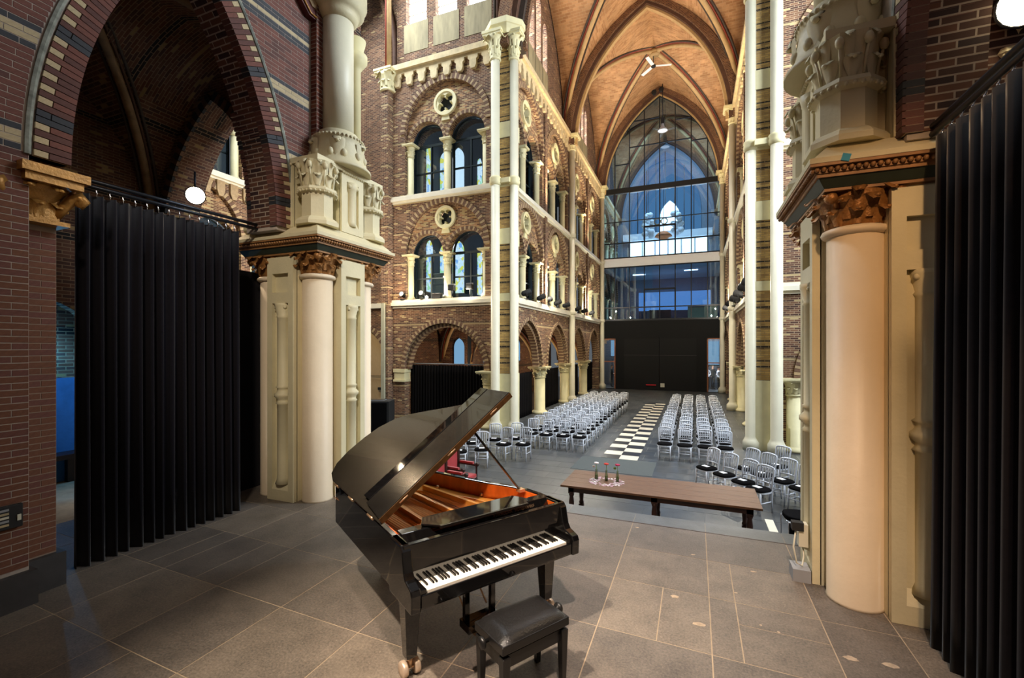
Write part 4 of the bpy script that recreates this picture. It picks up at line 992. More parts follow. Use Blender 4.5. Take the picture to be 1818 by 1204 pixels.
# stained lancets in the outer walls (glowing with the day outside)
def lancet(x, y, axis, h, zb, zs, ms):
    m = MB(); WIN[0] += 1
    f = (lambda a, b, t: (a, y + t, b)) if axis == 'x' else (lambda a, b, t: (x + t, a, b))
    m.prism(opening(x if axis == 'x' else y, h, zb, zs, 'pointed', h * 1.6, 10), f, -.03, .03); obj('window_%d' % WIN[0], m, [ms], kind='structure')
for z0, z1 in ((5.0, 7.2), (9.4, 12.0)):
    lancet(-12.15, 20.57, 'x', .28, z0, z1, 'stained_glass'); lancet(-11.35, 20.57, 'x', .32, z0, z1, 'day_window' if z0 > 8 else 'stained_glass')
    for y in (21.9, 22.7, 26.2, 27.0, 30.8, 31.6): lancet(-10.77, y, 'y', .24, z0, z1, 'stained_glass')
    lancet(-12.47, 19.6, 'y', .26, z0, z1, 'stained_glass')
    for x in (3.4, 4.6, 5.6): lancet(x, 20.57, 'x', .3, z0, z1, 'stained_glass')
    for y in (23, 27, 31): lancet(5.97, y, 'y', .3, z0, z1, 'day_window')
lamp('gallery_lamp', 'POINT', (-9.68, 17.05, 8.15), 70, NEUT, .05); lamp('gallery_lamp', 'POINT', (-9.68, 17.05, 13.0), 30, DAY, .05)
lamp('gallery_lamp', 'POINT', (-7.5, 23.05, 8.2), 50, (.35, .6, 1.0), .05); lamp('gallery_lamp', 'POINT', (-7.5, 32.2, 8.2), 50, (.35, .6, 1.0), .05); lamp('gallery_lamp', 'POINT', (-7.5, 18.6, 13.0), 40, (.35, .6, 1.0), .05); lamp('gallery_lamp', 'POINT', (-7.5, 27.6, 13.0), 50, (.35, .6, 1.0), .05)
# office shelf seen through the lower left window
sh = thing('shelf_unit', 'pale shelf unit behind the lower left facade window', 'shelf', (-11.2, 18.6, 4.2))
m = MB(); m.box(-.45, -.41, -.2, .2, 0, 1.5); m.box(.41, .45, -.2, .2, 0, 1.5); m.box(-.41, .41, .16, .2, 0, 1.5); obj('carcass', m, ['shelf_white'], sh)
for zz in (.02, .5, .98, 1.46): obj('shelf_board', BX(-.41, .41, -.2, .16, zz, zz + .04), ['shelf_white'], sh)
# aisle ceilings and dim windows behind the ground arcade
gallery('ceiling_aisle_left', [(-12.3, XL - .45, YF + .5, 20.8, 3.75, 3.9), (-10.8, XL - .45, 20.8, YB, 3.75, 3.9)], 'brick_chapel')
for (x, y, ax) in ((-8.35, 20.55, 'x'), (-11.2, 20.55, 'x')): lancet(x, 20.38, ax, .28, 1.3, 2.2, 'blue_daylight')
for y in (22.4, 27.2, 31.8): lancet(-10.64, y, 'y', .3, 1.3, 2.2, 'blue_daylight')
vault('ceiling_aisle_bay', -12.2, -7.2, YF + .5, 20.55, 1.35, 2.35, 'brick_chapel', n=20, rib=.10)
vault('ceiling_aisle_side', -10.8, XL - .5, 20.9, 25.3, 1.35, 2.35, 'brick_chapel', n=16, rib=.09)
vault('ceiling_aisle_side_far', -10.8, XL - .5, 25.3, 29.9, 1.35, 2.35, 'brick_chapel', n=16, rib=.09)
lamp('aisle_lamp', 'POINT', (-9.4, 19.3, 1.6), 60, WARM, .04); lamp('aisle_lamp', 'POINT', (-8.8, 24, 1.6), 40, WARM, .04); lamp('aisle_lamp', 'POINT', (-8.8, 29, 1.6), 40, WARM, .04)
gallery('wall_aisle_left', [(-12.48, -12.38, YF + .5, 20.5, ZL, 3.75), (-12.4, -10.8, 20.42, 20.52, ZL, 3.75), (-10.78, -10.68, 20.9, YB, ZL, 3.75)], 'brick_chapel')
# globe pendant in the aisle
gl = thing('globe_lamp', 'white globe lamp hanging inside the large round ground arch', 'lamp', (-8.75, 18.2, 2.05)); m = MB(); m.sphere((0, 0, 0), .2, 14, 10); obj('globe', m, ['shelf_white'], gl); m = MB(); m.tube([(0, 0, .2), (0, 0, 1.7)], .012, 6); obj('cord', m, ['black_metal'], gl)

# ------------------------------------------------------------------ curtains
def curtain(name, a, b, z0, z1, folds, amp, ms, label, parts=True, th=.012, rail=None, group=None, seed=1, hem=0.0, flare=1.0):
    rnd = random.Random(seed); a, b = Vector((a[0], a[1], 0)), Vector((b[0], b[1], 0)); U = (b - a); ln = U.length; U.normalize(); Nn = Vector((-U.y, U.x, 0))
    n = folds * 8; m = MB(); m.smooth = True; nz = 7
    ph = [rnd.uniform(-.5, .5) for _ in range(folds + 2)]; am = [rnd.uniform(.6, 1.25) for _ in range(folds + 2)]
    rows = []
    for side in (0, 1):
        R = []
        for j in range(nz + 1):
            tz = j / nz; row = []
            for i in range(n + 1):
                s = i / n; fi = s * folds; k = int(fi); fr = fi - k
                A = am[k] * (1 - fr) + am[k + 1] * fr; phs = ph[k] * (1 - fr) + ph[k + 1] * fr
                off = amp * A * math.sin(2 * PI * fi + phs) * (.75 + .35 * (1 - tz) * flare)
                p = a + U * (ln * s) + Nn * (off + side * th) + Vector((0, 0, z0 + (z1 - z0) * tz + (hem * math.sin(2 * PI * fi * .5) if j == 0 else 0) - (.02 * abs(math.sin(PI * fi)) if j == nz else 0)))
                row.append(m.pt(p - a))
            R.append(row)
        rows.append(R)
    for side in (0, 1):
        for j in range(nz):
            for i in range(n):
                q = (rows[side][j][i], rows[side][j][i + 1], rows[side][j + 1][i + 1], rows[side][j + 1][i]); m.face(q if side == 0 else q[::-1])
    for i in range(n): m.face((rows[0][nz][i], rows[0][nz][i + 1], rows[1][nz][i + 1], rows[1][nz][i])); m.face((rows[0][0][i + 1], rows[0][0][i], rows[1][0][i], rows[1][0][i + 1]))
    for j in range(nz):
        for i in (0, n): m.face((rows[0][j][i], rows[0][j + 1][i], rows[1][j + 1][i], rows[1][j][i]))
    t = thing(name, label, 'curtain', a, 0, group); obj('cloth', m, [ms], t)
    if parts:
        for k in range(folds):
            h = MB(); p = U * (ln * (k + .5) / folds) + Vector((0, 0, z1 - .03)); h.tube([p, p + Vector((0, 0, .05)), p + Nn * .012 + Vector((0, 0, .08)), p + Vector((0, 0, .11))], .006, 5); h.sphere(p + Vector((0, 0, .045)), .011, 5, 4); obj('hook', h, ['chrome'], t)
    return t
def rail(pts, label, r=.022, gap=.06):
    t = thing('curtain_rail', label, 'rail', pts[0]); o = Vector(pts[0])
    for dz in (0, -gap):
        m = MB(); m.tube([Vector(p) - o + Vector((0, 0, dz)) for p in pts], r, 8); obj('pipe', m, ['black_metal'], t)
    for p in (pts[0], pts[-1]): obj('bracket', BX(-.03, .03, -.03, .03, -gap - .03, .03), ['black_metal'], t, loc=Vector(p) - o)
    return t
rail([(-5.9, 2.42, 4.03), (-5.9, 4.98, 4.05)], 'black double curtain rail spanning the left pointed arch')
curtain('stage_curtain', (-5.9, 2.60), (-5.92, 4.40), 0.0, 3.90, 15, .055, 'curtain', 'black pleated stage curtain hanging in the left arch', seed=3, flare=1.6)
m = MB(); tag(obj('black_drape', BX(-6.66, -6.62, 4.55, 5.55, 0, 3.48), ['curtain']), 'plain black cloth panel hanging beside the left stone pier', 'curtain')
rail([(1.74, 4.64, 4.03), (1.74, 1.7, 4.03)], 'black double curtain rail spanning the right arch')
curtain('stage_curtain', (1.74, 4.48), (1.74, 2.0), 0.0, 3.90, 18, .06, 'curtain_r', 'black pleated stage curtain hanging in the right arch', seed=9, flare=1.5)
curtain('arcade_curtain', (-11.55, YF + .35), (-7.85, YF + .35), ZL, 1.45, 26, .05, 'curtain_nave', 'black curtain closing the large round arch of the left facade', parts=False, seed=4)
m = MB(); m.tube([(-11.6, YF + .35, 1.5), (-7.8, YF + .35, 1.5)], .025, 8); tag(obj('curtain_rail', m, ['grey_panel']), 'thin rail above the curtain in the large round arch', 'rail')
for i, (y0, y1, w_) in enumerate(((16.85, 20.5, 'first'), (21.15, 25.0, 'second'), (25.7, 29.6, 'third'), (30.3, 34.2, 'fourth'))):
    curtain('arcade_curtain', (XL - .55, y0), (XL - .55, y1), ZL, 1.05, 16, .05, 'curtain_nave', 'black curtain in the %s pointed arch of the left nave arcade' % w_, parts=False, seed=20 + i)
    curtain('arcade_curtain', (XR + .55, y0), (XR + .55, y1), ZL, 1.05, 16, .05, 'curtain_nave', 'black curtain in the %s pointed arch of the right nave arcade' % w_, parts=False, seed=40 + i)

# ================================================================== RECESSED WALL LEFT OF THE FACADE
m = MB(); pl = [(-17.5, ZL), (-12.15, ZL), (-12.15, 24), (-17.5, 24)]
m.holed(pl, [opening(-14.25, .92, -.95, 1.5, 'pointed', 1.6, 20)], lambda a, b, t: (a, 17.1 - t, b), -.35, 0)
wall_rec = struct('wall_recess_left', m, ['brick_nave_plain'])
m = MB(); m.box(-17.5, -12.1, 16.86, 17.1, 4.0, 4.22); m.box(-17.5, -12.1, 16.86, 17.1, 8.5, 8.7); m.box(-17.5, -12.3, 16.9, 17.1, 8.25, 8.5); obj('ledge', m, ['stone_white'], wall_rec)
m = MB(); m.holed(opening(-14.25, .95, -1, 1.5, 'pointed', 1.65, 20), [], lambda a, b, t: (a, 17.3 - t, b), -.05, 0); 
dw = sempty('door_1', (-14.25, 17.3, -1)); m.v = [tuple(Vector(p) - Vector((-14.25, 17.3, -1))) for p in m.v]; obj('door_leaf', m, ['door_wood'], dw)
obj('handle', BX(.45, .6, -.08, -.04, 1.2, 1.32), ['speaker_black'], dw); obj('cross_rail', BX(-.9, .9, -.07, -.045, 1.85, 1.87), ['wood_dark'], dw)
m = MB(); v_ = frame_fn((0, 17.1, 0), (1, 0, 0), (0, -1, 0)); voussoirs(m, v_, -14.25, .92, 1.5, .2, -.05, .04, 'pointed', 1.6, 30); voussoirs(m, v_, -13.25, .62, 6.2, .16, -.05, .05, 'pointed', .95, 22); obj('voussoir_ring', m, ['voussoir_light', 'voussoir_dark'], wall_rec, kind='stuff')
m = MB(); m.prism(opening(-13.25, .6, 5.2, 6.2, 'pointed', .92, 14), v_, -.02, .015); obj('blind_arch', m, ['brick_nave'], wall_rec)
m = MB(); m.prism(arc_pts(-13.9, 1.5, 14.2, 'pointed', 4.5, 20), v_, .0, .02)
# tall pilaster with capital at the facade's left end
pil = thing('corner_pilaster', 'tall brick pilaster with a cream leaf capital at the left end of the facade', 'pilaster', (-12.42, 16.2, ZL)); pil['kind'] = 'structure'
obj('brick_shaft', BX(-.18, .18, -.25, .5, 0, 14.4), ['brick_nave'], pil)
m = MB(); capital(m, (0, 0, 0), .3, 14.3, 15.2, 1.5, 8, 'sq', 2, .45); obj('leaf_capital', m, ['stone_nave'], pil)
m = MB(); m.lathe([(.14, 15.2), (.14, 25)], (0, 0, 0), 12); obj('upper_roll', m, ['rib_cream'], pil)
m = MB(); m.lathe([(.05, 15.2), (.05, 25)], (-.02, -.12, 0), 8); obj('red_line', m, ['rib_red'], pil)
m = MB(); m.box(-.08, .08, -.05, .05, 0, 5.1); tag(obj('grey_post', m, ['post_grey'], loc=(-12.42, 15.86, ZL)), 'pale square post standing beside the arched wooden door', 'post')
# tall blind arch mouldings behind
for k, (xc, h) in enumerate(((-14.2, 1.35), (-14.2, 1.6))):
    m = MB(); m.tube([(a, 16.95, b) for a, b in [(xc - h, 8.7)] + arc_pts(xc, h, 15.5, 'pointed', 4.2 + k * .4, 20) + [(xc + h, 8.7)]], .13, 8); obj('arch_moulding', m, ['arch_brown' if k else 'brick_arch'], wall_rec)

# ================================================================== LEFT SIDE CHAPEL AND TRANSEPT BEYOND
m = MB(); m.box(-12.7, -12.4, -2.0, 7.6, -.2, 9.5); wall_ch = struct('wall_chapel_left', m, ['brick_chapel'])
m = MB(); ap = opening(-10.25, 1.75, 0.02, 4.6, 'pointed', 3.3, 26)
m.holed([(-12.6, 0), (-6.65, 0), (-6.65, 9.8), (-12.6, 9.8)], [ap], lambda a, b, t: (a, 7.0 + t, b), .75, 0); wall_cf = struct('wall_chapel_far', m, ['brick_chapel'])
m = MB(); voussoirs(m, frame_fn((0, 7.0, 0), (1, 0, 0), (0, -1, 0)), -10.25, 1.75, 4.6, .22, -.1, .06, 'pointed', 3.3, 60); obj('voussoir_ring', m, ['voussoir_dark', 'brick_black'], wall_cf, kind='stuff')
vault('ceiling_chapel', -12.45, -6.1, 0.6, 7.0, 4.8, 3.9, 'brick_chapel', n=20, rib=.085, ribm=('rib_chapel', 'arch_brown', 'rib_dark'))
struct('wall_chapel_near', BX(-12.6, -6.1, .3, .6, 0, 9.5), ['brick_chapel'])
# rib springing from the chapel corner
m = MB(); m.tube([(-12.25, 6.8, .2), (-12.25, 6.8, 4.9)], .13, 10); m.tube([(-12.1, 6.85, .2), (-12.1, 6.85, 4.9)], .08, 8); obj('wall_shaft', m, ['rib_cream'], wall_ch)
# blue-lit passage left of the curtain
pas = sempty('wall_passage_blue', (-9.9, 3.2, 0))
def relo(m, o): m.v = [tuple(Vector(p) - Vector(o)) for p in m.v]; return m
m = MB(); m.box(-10.05, -9.9, 1.2, 5.6, 0, 1.75); obj('blue_dado', relo(m, (-9.9, 3.2, 0)), ['blue_wall'], pas)
m = MB(); m.holed([(1.2, 1.75), (1.2, 4.35), (6.0, 4.35), (6.0, 1.75)], [[(2.75, 1.76)] + arc_pts(3.75, 1.0, 2.1, 'round', None, 14) + [(4.75, 1.76)]], lambda a, b, t: (-9.9 - t, a, b), .2, 0); obj('brick_face', relo(m, (-9.9, 3.2, 0)), ['brick_chapel'], pas)
m = MB(); m.box(-10.4, -10.3, 1.2, 6.0, 1.7, 3.4); obj('arch_back', relo(m, (-9.9, 3.2, 0)), ['brick_chapel'], pas)
m = MB(); m.box(-9.9, -9.55, 1.5, 5.2, .42, .5); m.box(-9.85, -9.75, 4.2, 4.3, 0, .42); m.box(-9.85, -9.75, 1.7, 1.8, 0, .62); obj('bench_shelf', relo(m, (-9.9, 3.2, 0)), ['wood_dark'], pas)
lamp('passage_blue_light', 'SPOT', (-8.2, 4.6, 3.2), 90, (0.14, 0.52, 1.0), .1, (-9.9, 4.4, .8), spot=70); lamp('passage_blue_light', 'POINT', (-10.15, 4.0, 2.2), 12, (0.10, 0.5, 1.0), .03)
# transept end wall seen through the chapel arch
trw, PT = elevation('wall_transept_left', (-16.4, 0, 0), (0, 1, 0), (1, 0, 0), 7.6, 17.2, [10.4, 14.6], 'pointed', 1.27, 1.8, 2.1)
m = MB()
for k in range(18):
    u = 7.8 + .52 * k; m.prism([(u - .08, 7.85), (u + .08, 7.85), (u + .15, 8.05), (u + .15, 8.42), (u - .15, 8.42), (u - .15, 8.05)], PT, -.02, .10)
obj('corbel_row', m, ['voussoir_light'], trw)
t = thing('wall_shaft', 'tall cream shaft seen through the arch behind the left curtain', 'column', (-10.72, 9.5, ZL)); m = MB(); m.lathe([(.16, 0), (.16, 12)], (0, 0, 0), 16); obj('shaft', m, ['stone_shaft'], t); m = MB(); m.lathe([(.2, 0), (.2, .3), (.16, .4)], (0, 0, 0), 16); obj('shaft_base', m, ['stone_shaft'], t)
lamp('transept_lamp', 'POINT', (-12.6, 12.6, 6.0), 300, (1.0, 0.86, 0.66), .03)
# flood lamp on the chapel side
def flood(loc, label, tgt, e):
    t = thing('flood_lamp', label, 'lamp', loc); d = (Vector(tgt) - Vector(loc)).normalized()
    M = d.to_track_quat('Z', 'Y').to_matrix().to_4x4()
    m = MB(); m.T = M; m.lathe([(.05, -.24), (.10, -.2), (.16, -.06), (.17, 0), (.155, 0), (.12, -.08)], (0, 0, 0), 18, caps=False); obj('housing', m, ['black_metal'], t)
    m = MB(); m.T = M; m.lathe([(1e-5, -.01), (.15, -.01)], (0, 0, 0), 18); obj('bulb', m, ['lamp_glow'], t)
    m = MB(); m.tube([Vector((0, 0, .1)) - d * .15, Vector((0, 0, .45)) - d * .15], .02, 6); obj('stem', m, ['black_metal'], t)
    l = lamp('flood_light', 'SPOT', Vector(loc) + d * .03, e, WARM, .12, tgt, spot=120, blend=.6); return t
flood((-8.69, 5.6, 5.11), 'glowing flood lamp hanging in the left side chapel', (-1, 1.2, 2.6), 60)
flood((2.23, 4.44, 4.80), 'glowing flood lamp at the upper right corner above the right curtain', (0.4, 0.6, 2.6), 60)
# right chapel: dim brick wall behind the curtain
m = MB(); m.box(6.2, 6.5, -2, 7.5, 0, 9); struct('wall_chapel_right', m, ['brick_chapel'])
m = MB(); m.holed([(2.0, 0), (6.4, 0), (6.4, 9), (2.0, 9)], [opening(4.3, 1.3, .02, 4.8, 'pointed', 2.6, 20)], lambda a, b, t: (a, 6.6 + t, b), .5, 0); struct('wall_chapel_right_far', m, ['brick_chapel'])
m = MB(); m.tube([(2.35, 3.9, 4.0), (2.4, 3.95, 4.6), (2.55, 4.05, 5.1), (2.75, 4.15, 5.5)], .012, 6); m.tube([(2.42, 3.86, 4.0), (2.47, 3.9, 4.6), (2.62, 4.0, 5.1)], .012, 6); tag(obj('cable_conduit', m, ['grey_panel']), 'pale twin conduit rising behind the right curtain rail', 'conduit')

# ================================================================== GLASS END WALL
GW = sempty('wall_glass_end', (0, YB, 0))
def G(name, m, ms, p=None): m.v = [(x, y - YB, z) for x, y, z in m.v]; return obj(name, m, [ms], p or GW)
GX = [-6.64 + 1.048 * k for k in range(9)]
gx0, gx1 = XL + .05, XR - .05
GXf = [gx0 + (gx1 - gx0) * k / 8 for k in range(9)]
xm = (XL + XR) / 2; ga = (XR - XL) / 2 - .45; gh = VH - .55
def gz(x): return VZ + pointed(x - xm, ga, gh)
for k, x in enumerate(GXf):
    top = 13.85 if abs(x - xm) > ga - .05 else min(gz(x), 30)
    m = MB(); m.box(x - .035, x + .035, YB - .06, YB + .06, 8.85, top); G('mullion', m, 'dark_frame')
    m = MB(); m.box(x - .035, x + .035, YB - .06, YB + .06, 4.15, 8.2); G('mullion', m, 'dark_frame')
for z, h in ((4.2, .06), (5.12, .04), (8.17, .05), (8.87, .05), (9.98, .04)):
    m = MB(); m.box(gx0, gx1, YB - .055, YB + .055, z - h, z + h); G('transom', m, 'dark_frame')
m = MB(); m.box(gx0 - .2, gx1 + .2, YB - .14, YB + .1, 13.72, 14.1); G('cross_beam', m, 'dark_frame')
m = MB(); m.box(gx0 - .1, gx1 + .1, YB - .12, YB + 3, 8.2, 8.82); G('white_floor_band', m, 'white_band')
for (z, a, b) in ((17.1, 2, 6), (18.6, 5, 6), (19.0, 2, 4), (15.9, 1, 2), (16.9, 6, 7), (11.6, 0, 8)):
    m = MB(); m.box(GXf[a], GXf[b], YB - .05, YB + .05, z - .03, z + .03); G('transom', m, 'dark_frame')
for zz0, zz1, xa, xb in ((4.2, 6.42, 3, 5), (8.9, 11.05, 3, 5)):     # doors in the glazing
    m = MB(); X0, X1 = GXf[xa], GXf[xb]
    m.box(X0 - .05, X0 + .05, YB - .09, YB + .07, zz0, zz1); m.box(X1 - .05, X1 + .05, YB - .09, YB + .07, zz0, zz1); m.box(X0, X1, YB - .09, YB + .07, zz1 - .06, zz1 + .06); G('door_frame', m, 'dark_frame')
m = MB(); arc = [(xm + ga * s, VZ + pointed(ga * s, ga, gh)) for s in [math.sin(k / 20 * PI / 2) for k in range(-20, 21)]]
for k in range(8):
    for (za, zb) in ((4.2, 5.12), (5.12, 8.17), (8.87, 9.98), (9.98, 11.6), (11.6, 13.72)):
        m = MB(); m.box(GXf[k] + .035, GXf[k + 1] - .035, YB - .01, YB + .01, za + .03, zb - .03); G('pane', m, 'pane_blue')
m = MB(); m.prism([(a, b) for a, b in arc], lambda a, b, t: (a, YB + t, b), -.01, .01); G('pane', m, 'pane_blue')
m = MB(); m.tube([(a, YB, b) for a, b in arc], .06, 6); G('arch_frame', m, 'dark_frame')
# black wall with doors and side lights below
m = MB(); m.holed([(gx0 - .1, ZL), (gx1 + .1, ZL), (gx1 + .1, 4.15), (gx0 - .1, 4.15)], [[(gx0 + .05, -.98), (gx0 + 1.12, -.98), (gx0 + 1.12, 2.8), (gx0 + .05, 2.8)], [(gx1 - 1.12, -.98), (gx1 - .05, -.98), (gx1 - .05, 2.8), (gx1 - 1.12, 2.8)]], lambda a, b, t: (a, YB - .02 + t, b), .25, 0)
bw = struct('wall_black_end', m, ['black_wall'])
for k, x0 in enumerate((-4.95, -2.42)):
    d = sempty('door_%d' % (2 + k), (x0, YB - .02, ZL)); obj('door_leaf', BX(.012, 2.51, -.05, 0, .02, 3.78), ['black_door'], d); obj('door_seam', BX(0, 2.52, -.055, -.045, 2.55, 2.57), ['plinth'], d)
obj('push_bar', BX(1.6, 2.3, -.12, -.05, .34, .42), ['red_sign'], bpy.data.objects['door_2']); 
tag(obj('switch_box', BX(-.14, .14, -.05, .0, -.14, .14), ['white_box'], loc=(-2.2, YB - .075, -.62)), 'small white box mounted on the black double doors', 'box')
for k, (xa, xb, nm) in enumerate(((gx0 + .05, gx0 + 1.12, 'window'), (gx1 - 1.12, gx1 - .05, 'window'))):
    WIN[0] += 1; we = sempty('window_%d' % WIN[0], ((xa + xb) / 2, YB, -.98)); o_ = Vector(((xa + xb) / 2, YB, -.98)); fr = MB()
    W_, H_ = (xb - xa) / 2, 3.78
    for q in ((-W_, -W_ + .08, 0, H_), (W_ - .08, W_, 0, H_), (-W_, W_, H_ - .08, H_), (-W_, W_, 2.0, 2.07)): fr.box(q[0], q[1], -.1, .1, q[2], q[3])
    obj('window_frame', fr, ['orange_frame'], we); obj('pane', BX(-W_ + .08, W_ - .08, -.01, .01, .05, 1.98), ['pane_clear'], we); obj('pane', BX(-W_ + .08, W_ - .08, -.01, .01, 2.08, H_ - .08), ['pane_clear'], we)

# rooms behind the glass
bk, PBl = elevation('wall_back_room_left', (XL, 0, 0), (0, 1, 0), (1, 0, 0), YB + .2, 43.0, [37.0, 41.0], 'pointed', 1.27, 1.6, 1.9)
bk2, PBr = elevation('wall_back_room_right', (XR, 0, 0), (0, 1, 0), (-1, 0, 0), YB + .2, 43.0, [37.0, 41.0], 'pointed', 1.27, 1.6, 1.9)
m = MB(); m.box(XL - .4, XR + .4, YB + .3, 43.2, 3.9, 4.15); struct('floor_back_room', m, ['room_grey'])
m = MB(); m.box(XL - .4, XR + .4, YB + 3, 43.2, 8.3, 8.78); struct('floor_back_room_upper', m, ['white_band'])
m = MB(); m.box(XL - .4, XR + .4, 43.0, 43.3, ZL, 24); wb = struct('wall_back_room_end', m, ['room_grey'])
for k in range(6):
    x0 = -5.6 + k * 1.12; WIN[0] += 1
    wo = obj('window_%d' % WIN[0], BX(x0 + .05, x0 + 1.05, 42.9, 42.96, 8.95, 11.75), ['day_white'], kind='structure'); obj('window_frame', BX(x0 - .02, x0 + .05, 42.8, 42.98, 8.8, 11.9), ['white_band'], wo); obj('glazing_bar', BX(x0, x0 + 1.1, 42.84, 42.9, 10.3, 10.36), ['dark_frame'], wo)
m = MB(); m.box(-6.2, 1.4, 42.6, 43.0, 11.9, 12.5); obj('white_beam', m, ['white_band'], wb)
WIN[0] += 1; m = MB(); m.prism(opening(-2.5, 3.0, 12.5, 14.2, 'pointed', 5.6, 26), lambda a, b, t: (a, 42.95 + t, b), -.03, .03); wo = obj('window_%d' % WIN[0], m, ['blue_daylight'], kind='structure')
for k in range(-3, 4):
    obj('mullion', BX(-2.5 + k * .8 - .04, -2.5 + k * .8 + .04, 42.86, 42.92, 12.5, 14.2 + pointed(k * .8, 3.0, 5.6)), ['dark_frame'], wo)
m = MB(); m.prism(opening(-2.1, .9, 12.6, 13.6, 'pointed', 1.7, 14), lambda a, b, t: (a, 42.86 + t, b), -.02, .02); WIN[0] += 1; obj('window_%d' % WIN[0], m, ['day_white'], kind='structure')
# lower room: blue screen light, counter, pale curtain panels
bs = thing('blue_screen', 'long blue glowing screen behind the lower glazing', 'screen', (-1.7, 41.0, 4.15)); obj('screen_face', BX(-2.9, 2.9, 0, .1, 1.15, 2.75), ['screen_blue'], bs); obj('screen_base', BX(-2.9, 2.9, .02, .3, 0, 1.15), ['dark_room'], bs)
for k, (x, y, z) in enumerate(((-4.8, 37.5, 8.24), (-4.4, 39.5, 8.24), (-0.3, 38.5, 8.24))):
    tag(obj('strip_light', BX(x - .5, x + .5, y - .06, y + .06, z, z + .06), ['strip_light']), ['white strip light under the ceiling at the left of the lower glazed room', 'white strip light farther back in the lower glazed room', 'white strip light at the right of the lower glazed room'][k], 'light', 'strip lights')
m = MB(); m.box(-.5, 1.5, 35.6, 35.7, 4.15, 5.15); tag(obj('pale_partition', m, ['stone_nave']), 'pale low partition at the right of the lower glazing', 'partition')
m = MB(); m.box(-3.3, -1.7, 36.2, 36.9, 4.15, 5.0); tag(obj('counter', m, ['wood_dark']), 'dark counter behind the glazed door of the lower room', 'counter')
# chandelier cluster, orange pendant, ring lamp in upper room
ch = thing('paper_chandelier', 'white ruffled hanging chandelier pair in the upper glazed room', 'chandelier', (-2.55, 40.0, 12.6))
for s_ in (-1, 1):
    m = MB()
    for k in range(26):
        m.sphere((s_ * 1.15 + random.uniform(-.32, .32), random.uniform(-.25, .25), random.uniform(-1.0, .8)), random.uniform(.16, .3), 6, 4)
    obj('ruffled_shade', m, ['white_band'], ch)
    m = MB(); m.tube([(s_ * 1.15, 0, .8), (s_ * 1.15, 0, 7.6)], .02, 5); obj('cord', m, ['black_metal'], ch)
op = thing('pendant_lamp', 'orange scalloped pendant lamp in the upper glazed room', 'lamp', (-2.35, 38.0, 11.0)); m = MB(); m.lathe([(.05, .45), (.3, .38), (.62, .12), (.68, 0), (.5, -.06), (.3, -.2), (.1, -.28)], (0, 0, 0), 12); obj('shade', m, ['shade_orange'], op); m = MB(); m.tube([(0, 0, .4), (0, 0, 6)], .02, 5); obj('cord', m, ['black_metal'], op)
rg = thing('ring_lamp', 'gold double ring hanging lamp in the upper glazed room', 'lamp', (-2.6, 38.6, 12.4))
for s_ in (-.25, .28):
    m = MB(); m.tube([(s_ + .24 * math.cos(a), 0, .24 * math.sin(a)) for a in [2 * PI * k / 20 for k in range(21)]], .045, 6); obj('ring', m, ['gold_bright'], rg)
m = MB(); m.tube([(0, 0, .2), (0, 0, 4.6)], .015, 5); obj('cord', m, ['black_metal'], rg)
lamp('back_room_light', 'AREA', (-2.4, 37.2, 19.0), 900, (0.80, 0.90, 1.0), 4, (-2.4, 41, 11)); lamp('back_room_lower_light', 'AREA', (-2.4, 38.5, 8.1), 120, (0.5, 0.75, 1.0), 4, (-2.4, 38.5, 4))
lamp('people_fill_light', 'POINT', (-6.2, 35.2, 3.3), 260, DAY, .03); lamp('people_fill_light', 'POINT', (1.1, 35.3, 3.3), 800, (0.75, 0.88, 1.0), .03)  # unseen point lights added behind the side windows to brighten the people
m = MB(); m.box(XL - .4, -5.2, 38.0, 38.2, ZL, 3.9); m.box(.4, XR + .4, 38.0, 38.2, ZL, 3.9); struct('wall_entrance', m, ['dark_room'])
m = MB(); m.box(-5.2, -5.0, YB + .3, 38.2, ZL, 3.9); m.box(.2, .4, YB + .3, 38.2, ZL, 3.9); struct('wall_entrance_inner', m, ['brick_nave_plain'])
WIN[0] += 1; obj('window_%d' % WIN[0], BX(.9, 1.7, 37.9, 37.96, .8, 2.6), ['blue_daylight'], kind='structure')
WIN[0] += 1; obj('window_%d' % WIN[0], BX(-6.5, -5.9, 37.9, 37.96, 1.4, 2.7), ['blue_daylight'], kind='structure')

# ================================================================== GRAND PIANO
PA = math.radians(58.08); PO = Vector((-1.29, 3.031, 0))
piano = thing('grand_piano', 'black grand piano with open lid on the stone stage', 'piano', PO, PA)
ZT = .965
out = [(-.72, .14), (.72, .14), (.72, .45), (.70, .62), (.63, .80), (.525, 1.0), (.425, 1.25), (.335, 1.5), (.235, 1.75), (.12, 1.96), (-.03, 2.10), (-.20, 2.15), (-.42, 2.15), (-.58, 2.09), (-.68, 1.97), (-.72, 1.80)]
def inset(poly, d):
    n = len(poly); res = []
    for i in range(n):
        p0, p1, p2 = Vector(poly[i - 1]), Vector(poly[i]), Vector(poly[(i + 1) % n])
        a = (p1 - p0).normalized(); b = (p2 - p1).normalized(); nn = Vector((-a.y - b.y, a.x + b.x)).normalized(); k = 1 / max(.4, math.cos(a.angle(b) / 2) if a.length and b.length else 1)
        res.append(tuple(p1 + nn * d * k))
    return res
fz = lambda a, b, t: (a, b, t)
i1 = inset(out, .045); i2 = inset(out, .06)
m = MB(); m.holed(out, [i1], fz, .60, ZT); bev(obj('case_rim', m, ['piano_black'], piano), .006)
m = MB(); m.holed(i1, [i2], fz, .66, ZT - .012); obj('inner_rim', m, ['rim_wood'], piano)
m = MB(); m.prism(i1, fz, .64, .70); obj('soundboard', m, ['soundboard_wood'], piano)
